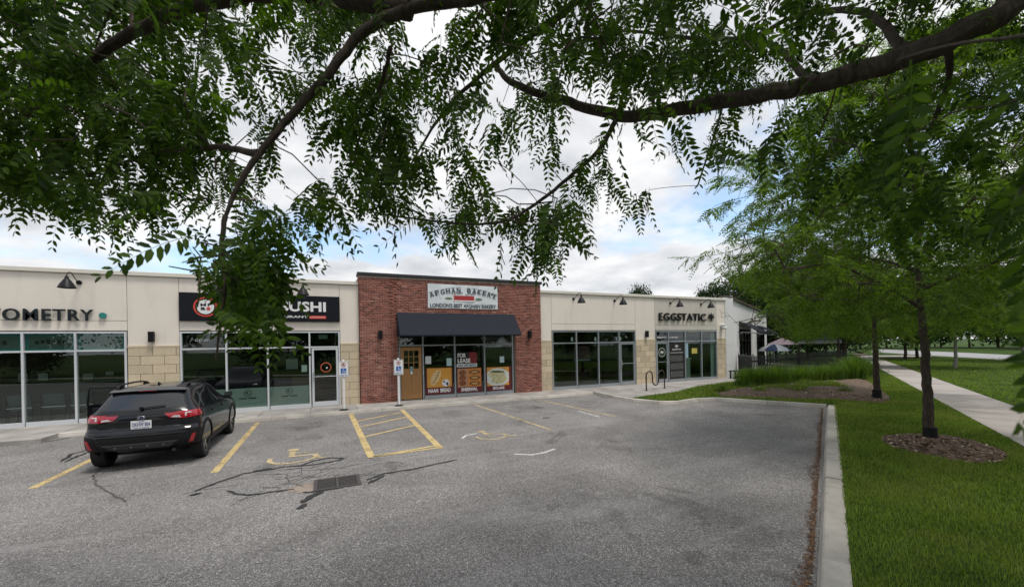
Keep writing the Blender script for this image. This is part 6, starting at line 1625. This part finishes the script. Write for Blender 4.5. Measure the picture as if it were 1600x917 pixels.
# spoiler, brake light, wiper, antenna, rails
sp = MB(); ns = 14
for i in range(ns + 1):
    f = (i / ns) * 2 - 1; x = .60 * f; back = .40 + .05 * abs(f) ** 2; zc2 = 1.485 - .02 * f * f
    sp.v += [(x, back + .22, zc2 + .042), (x, back + .06, zc2 + .022), (x, back, zc2 - .002), (x, back + .015, zc2 - .022), (x, back + .16, zc2 - .03)]
for i in range(ns):
    for k in range(4): sp.f.append((5 * i + k, 5 * i + k + 1, 5 * i + k + 6, 5 * i + k + 5))
spo = sp.build('roof_spoiler', M_PAINT, CAR, smooth=True); MB().box(-.14, .14, .402, .41, 1.470, 1.480).build('brake_light', M_RED, spo)
wpp = [npt(u_rear(abs(x), z), z, .03) * np.array([math.copysign(1, x), 1, 1]) for x, z in ((-.02, 1.145), (.10, 1.155), (.22, 1.163), (.34, 1.168))]
wpo = MB().tube(wpp, .012, 6).build('rear_wiper', M_BLACKM, CAR); MB().lathe([(.03, -.03), (.03, .02)], tuple(wpp[0]), 12, 'y').build('wiper_cap', M_BLACKM, wpo)
af = MB().add([(-.02, .98, 1.55), (.02, .98, 1.55), (.022, 1.16, 1.553), (-.022, 1.16, 1.553), (0, .985, 1.615), (0, 1.02, 1.612)], [(0, 1, 4), (1, 2, 5, 4), (2, 3, 5), (3, 0, 4, 5)]); af.build('antenna_fin', M_PAINT, CAR)
for sd_ in (1, -1):
    x = .555 * sd_; MB().tube(smooth_path([(x, .66, 1.512), (x, .78, 1.572), (x, 1.0, 1.592), (x * 1.03, 1.5, 1.60), (x * 1.02, 1.95, 1.588), (x * 1.0, 2.18, 1.555), (x * .99, 2.30, 1.515)], 5), .017, 8).build('roof_rail', M_BLACKM, CAR, smooth=True)
    for ya in (.86, 2.08): MB().obox((x, ya, 1.55), (.02, 0, 0), (0, .06, 0), (0, 0, .035)).build('rail_foot', M_BLACKM, CAR)
    mp = npt(u_side(2.92, 1.08), 1.08, 0); mr = MB().obox((sd_ * (mp[0] + .13), 2.93, 1.12), (.085, 0, 0), (0, .05, .0), (0, .008, .062)).build('side_mirror', M_PAINT, CAR, bevel=.02)
    MB().obox((sd_ * (mp[0] + .13), 2.878, 1.12), (.07, 0, 0), (0, .003, 0), (0, 0, .048)).build('mirror_glass', M_CHR, mr); MB().tube([(sd_ * (mp[0] - .02), 2.95, 1.06), (sd_ * (mp[0] + .07), 2.94, 1.09)], .02, 6).build('stalk', M_BLACKM, mr)
fw_ = MB(); nv = 8
for j in range(nv + 1):
    z = 1.09 + (1.45 - 1.09) * j / nv
    for i in range(17): f = (i - 8) / 8; p = npt(11 - abs(f) * 2.1, z, .003); fw_.v.append((p[0] * (1 if f >= 0 else -1), p[1], p[2]))
for j in range(nv):
    for i in range(16): q = j * 17 + i; fw_.f.append((q, q + 1, q + 18, q + 17))
fw_.build('windscreen', M_CGL, CAR, smooth=True)
MB().tube([(.45, .20, .30), (.45, .5, .30)], .035, 12).build('exhaust', M_STEEL, CAR); MB().box(-.58, .58, .7, 4.2, .20, .30).build('underbody', M_BLACKM, CAR)
# wheels
tyre = MB().lathe([(.225, -.10), (.30, -.112), (.335, -.10), (.345, -.06), (.345, .06), (.335, .10), (.30, .112), (.225, .10), (.215, 0), (.225, -.10)], n=40, axis='x', caps=False).mesh('tyre', M_RUB, smooth=True)
rm = MB(); rm.lathe([(.225, .095), (.232, .10), (.236, .085), (.225, .0), (.20, -.02), (.005, -.02)], n=36, axis='x', caps=False); rim_dark = rm.mesh('rim', M_BLACKM, smooth=True)
M_RIM = pm('machined_alloy', (.42, .43, .44), .3, .9, var=.08); sk = MB()
for k in range(5):
    a = 2 * math.pi * k / 5
    for da in (-.17, .17):
        d = np.array([0, math.cos(a + da * .55), math.sin(a + da * .55)]); e = np.array([0, math.cos(a + da), math.sin(a + da)]); t_ = np.array([0, -d[2], d[1]])
        A_, B_ = d * .05 + (.072, 0, 0), e * .226 + (.088, 0, 0)
        sk.add([A_ - t_ * .020, A_ + t_ * .020, B_ + t_ * .013, B_ - t_ * .013] + [q - np.array([.03, 0, 0]) for q in (A_ - t_ * .020, A_ + t_ * .020, B_ + t_ * .013, B_ - t_ * .013)], [(0, 1, 2, 3), (7, 6, 5, 4), (0, 3, 7, 4), (1, 5, 6, 2), (0, 4, 5, 1), (3, 2, 6, 7)])
sk.lathe([(.062, .05), (.062, .082), (.04, .088), (.005, .088)], n=20, axis='x'); spk = sk.mesh('spokes', M_RIM)
lip = MB().lathe([(.222, .088), (.236, .092), (.236, .10), (.222, .102)], n=36, axis='x', caps=False).mesh('rim_lip', M_RIM, smooth=True)
for (x, y, f) in ((.775, AX_R, 0), (-.775, AX_R, math.pi), (.775, AX_F, 0), (-.775, AX_F, math.pi)):
    w = empty('wheel', (x, y, WR), f, CAR); w.rotation_euler = (.3 * y, 0, f) if f == 0 else (0, 0, f)
    for nm_, me in (('tyre', tyre), ('rim', rim_dark), ('spokes', spk), ('rim_lip', lip)): link(nm_, me, w)
# open driver door
dh = empty('open_door', (-.885, 3.04, 0), 0, CAR); dh.rotation_euler = (0, 0, R(-62)); tag(dh, 'driver door swung open')
sec = MB(); N_ = 9
prof = [(z, -np.interp(z, WL[:, 0], WL[:, 4]) + .885) for z in np.linspace(.36, 1.06, N_)]
for (z, x) in prof:
    for y in (0, -1.0): sec.v += [(x, y, z), (x + .07, y, z)]
for i in range(N_ - 1):
    b = 4 * i; sec.f += [(b, b + 2, b + 6, b + 4), (b + 1, b + 5, b + 7, b + 3), (b, b + 4, b + 5, b + 1), (b + 2, b + 3, b + 7, b + 6)]
sec.f += [(0, 1, 3, 2), (4 * N_ - 4, 4 * N_ - 2, 4 * N_ - 1, 4 * N_ - 3)]; sec.build('door_shell', M_PAINT, dh, smooth=True)
fx = [(.05, -.04, 1.06), (.16, -.45, 1.43), (.175, -.97, 1.46), (.05, -.99, 1.06)]
MB().tube([fx[0], (.10, -.22, 1.24), fx[1], (.17, -.7, 1.455), fx[2], (.12, -.985, 1.26), fx[3]], .022, 8).build('window_frame', M_BLACKM, dh)
MB().add([fx[0], fx[1], fx[2], fx[3]], [(0, 1, 2, 3)]).build('window_glass', glass_mat('door_glass', (.72, .76, .74), 1.5), dh)
MB().obox((.085, -.5, .72), (.012, 0, 0), (0, .42, 0), (0, 0, .26)).build('door_card', M_BLACKM, dh, bevel=.01)
MB().obox((.11, -.55, .86), (.025, 0, 0), (0, .25, 0), (0, 0, .03)).build('armrest', M_BLACKM, dh, bevel=.01)
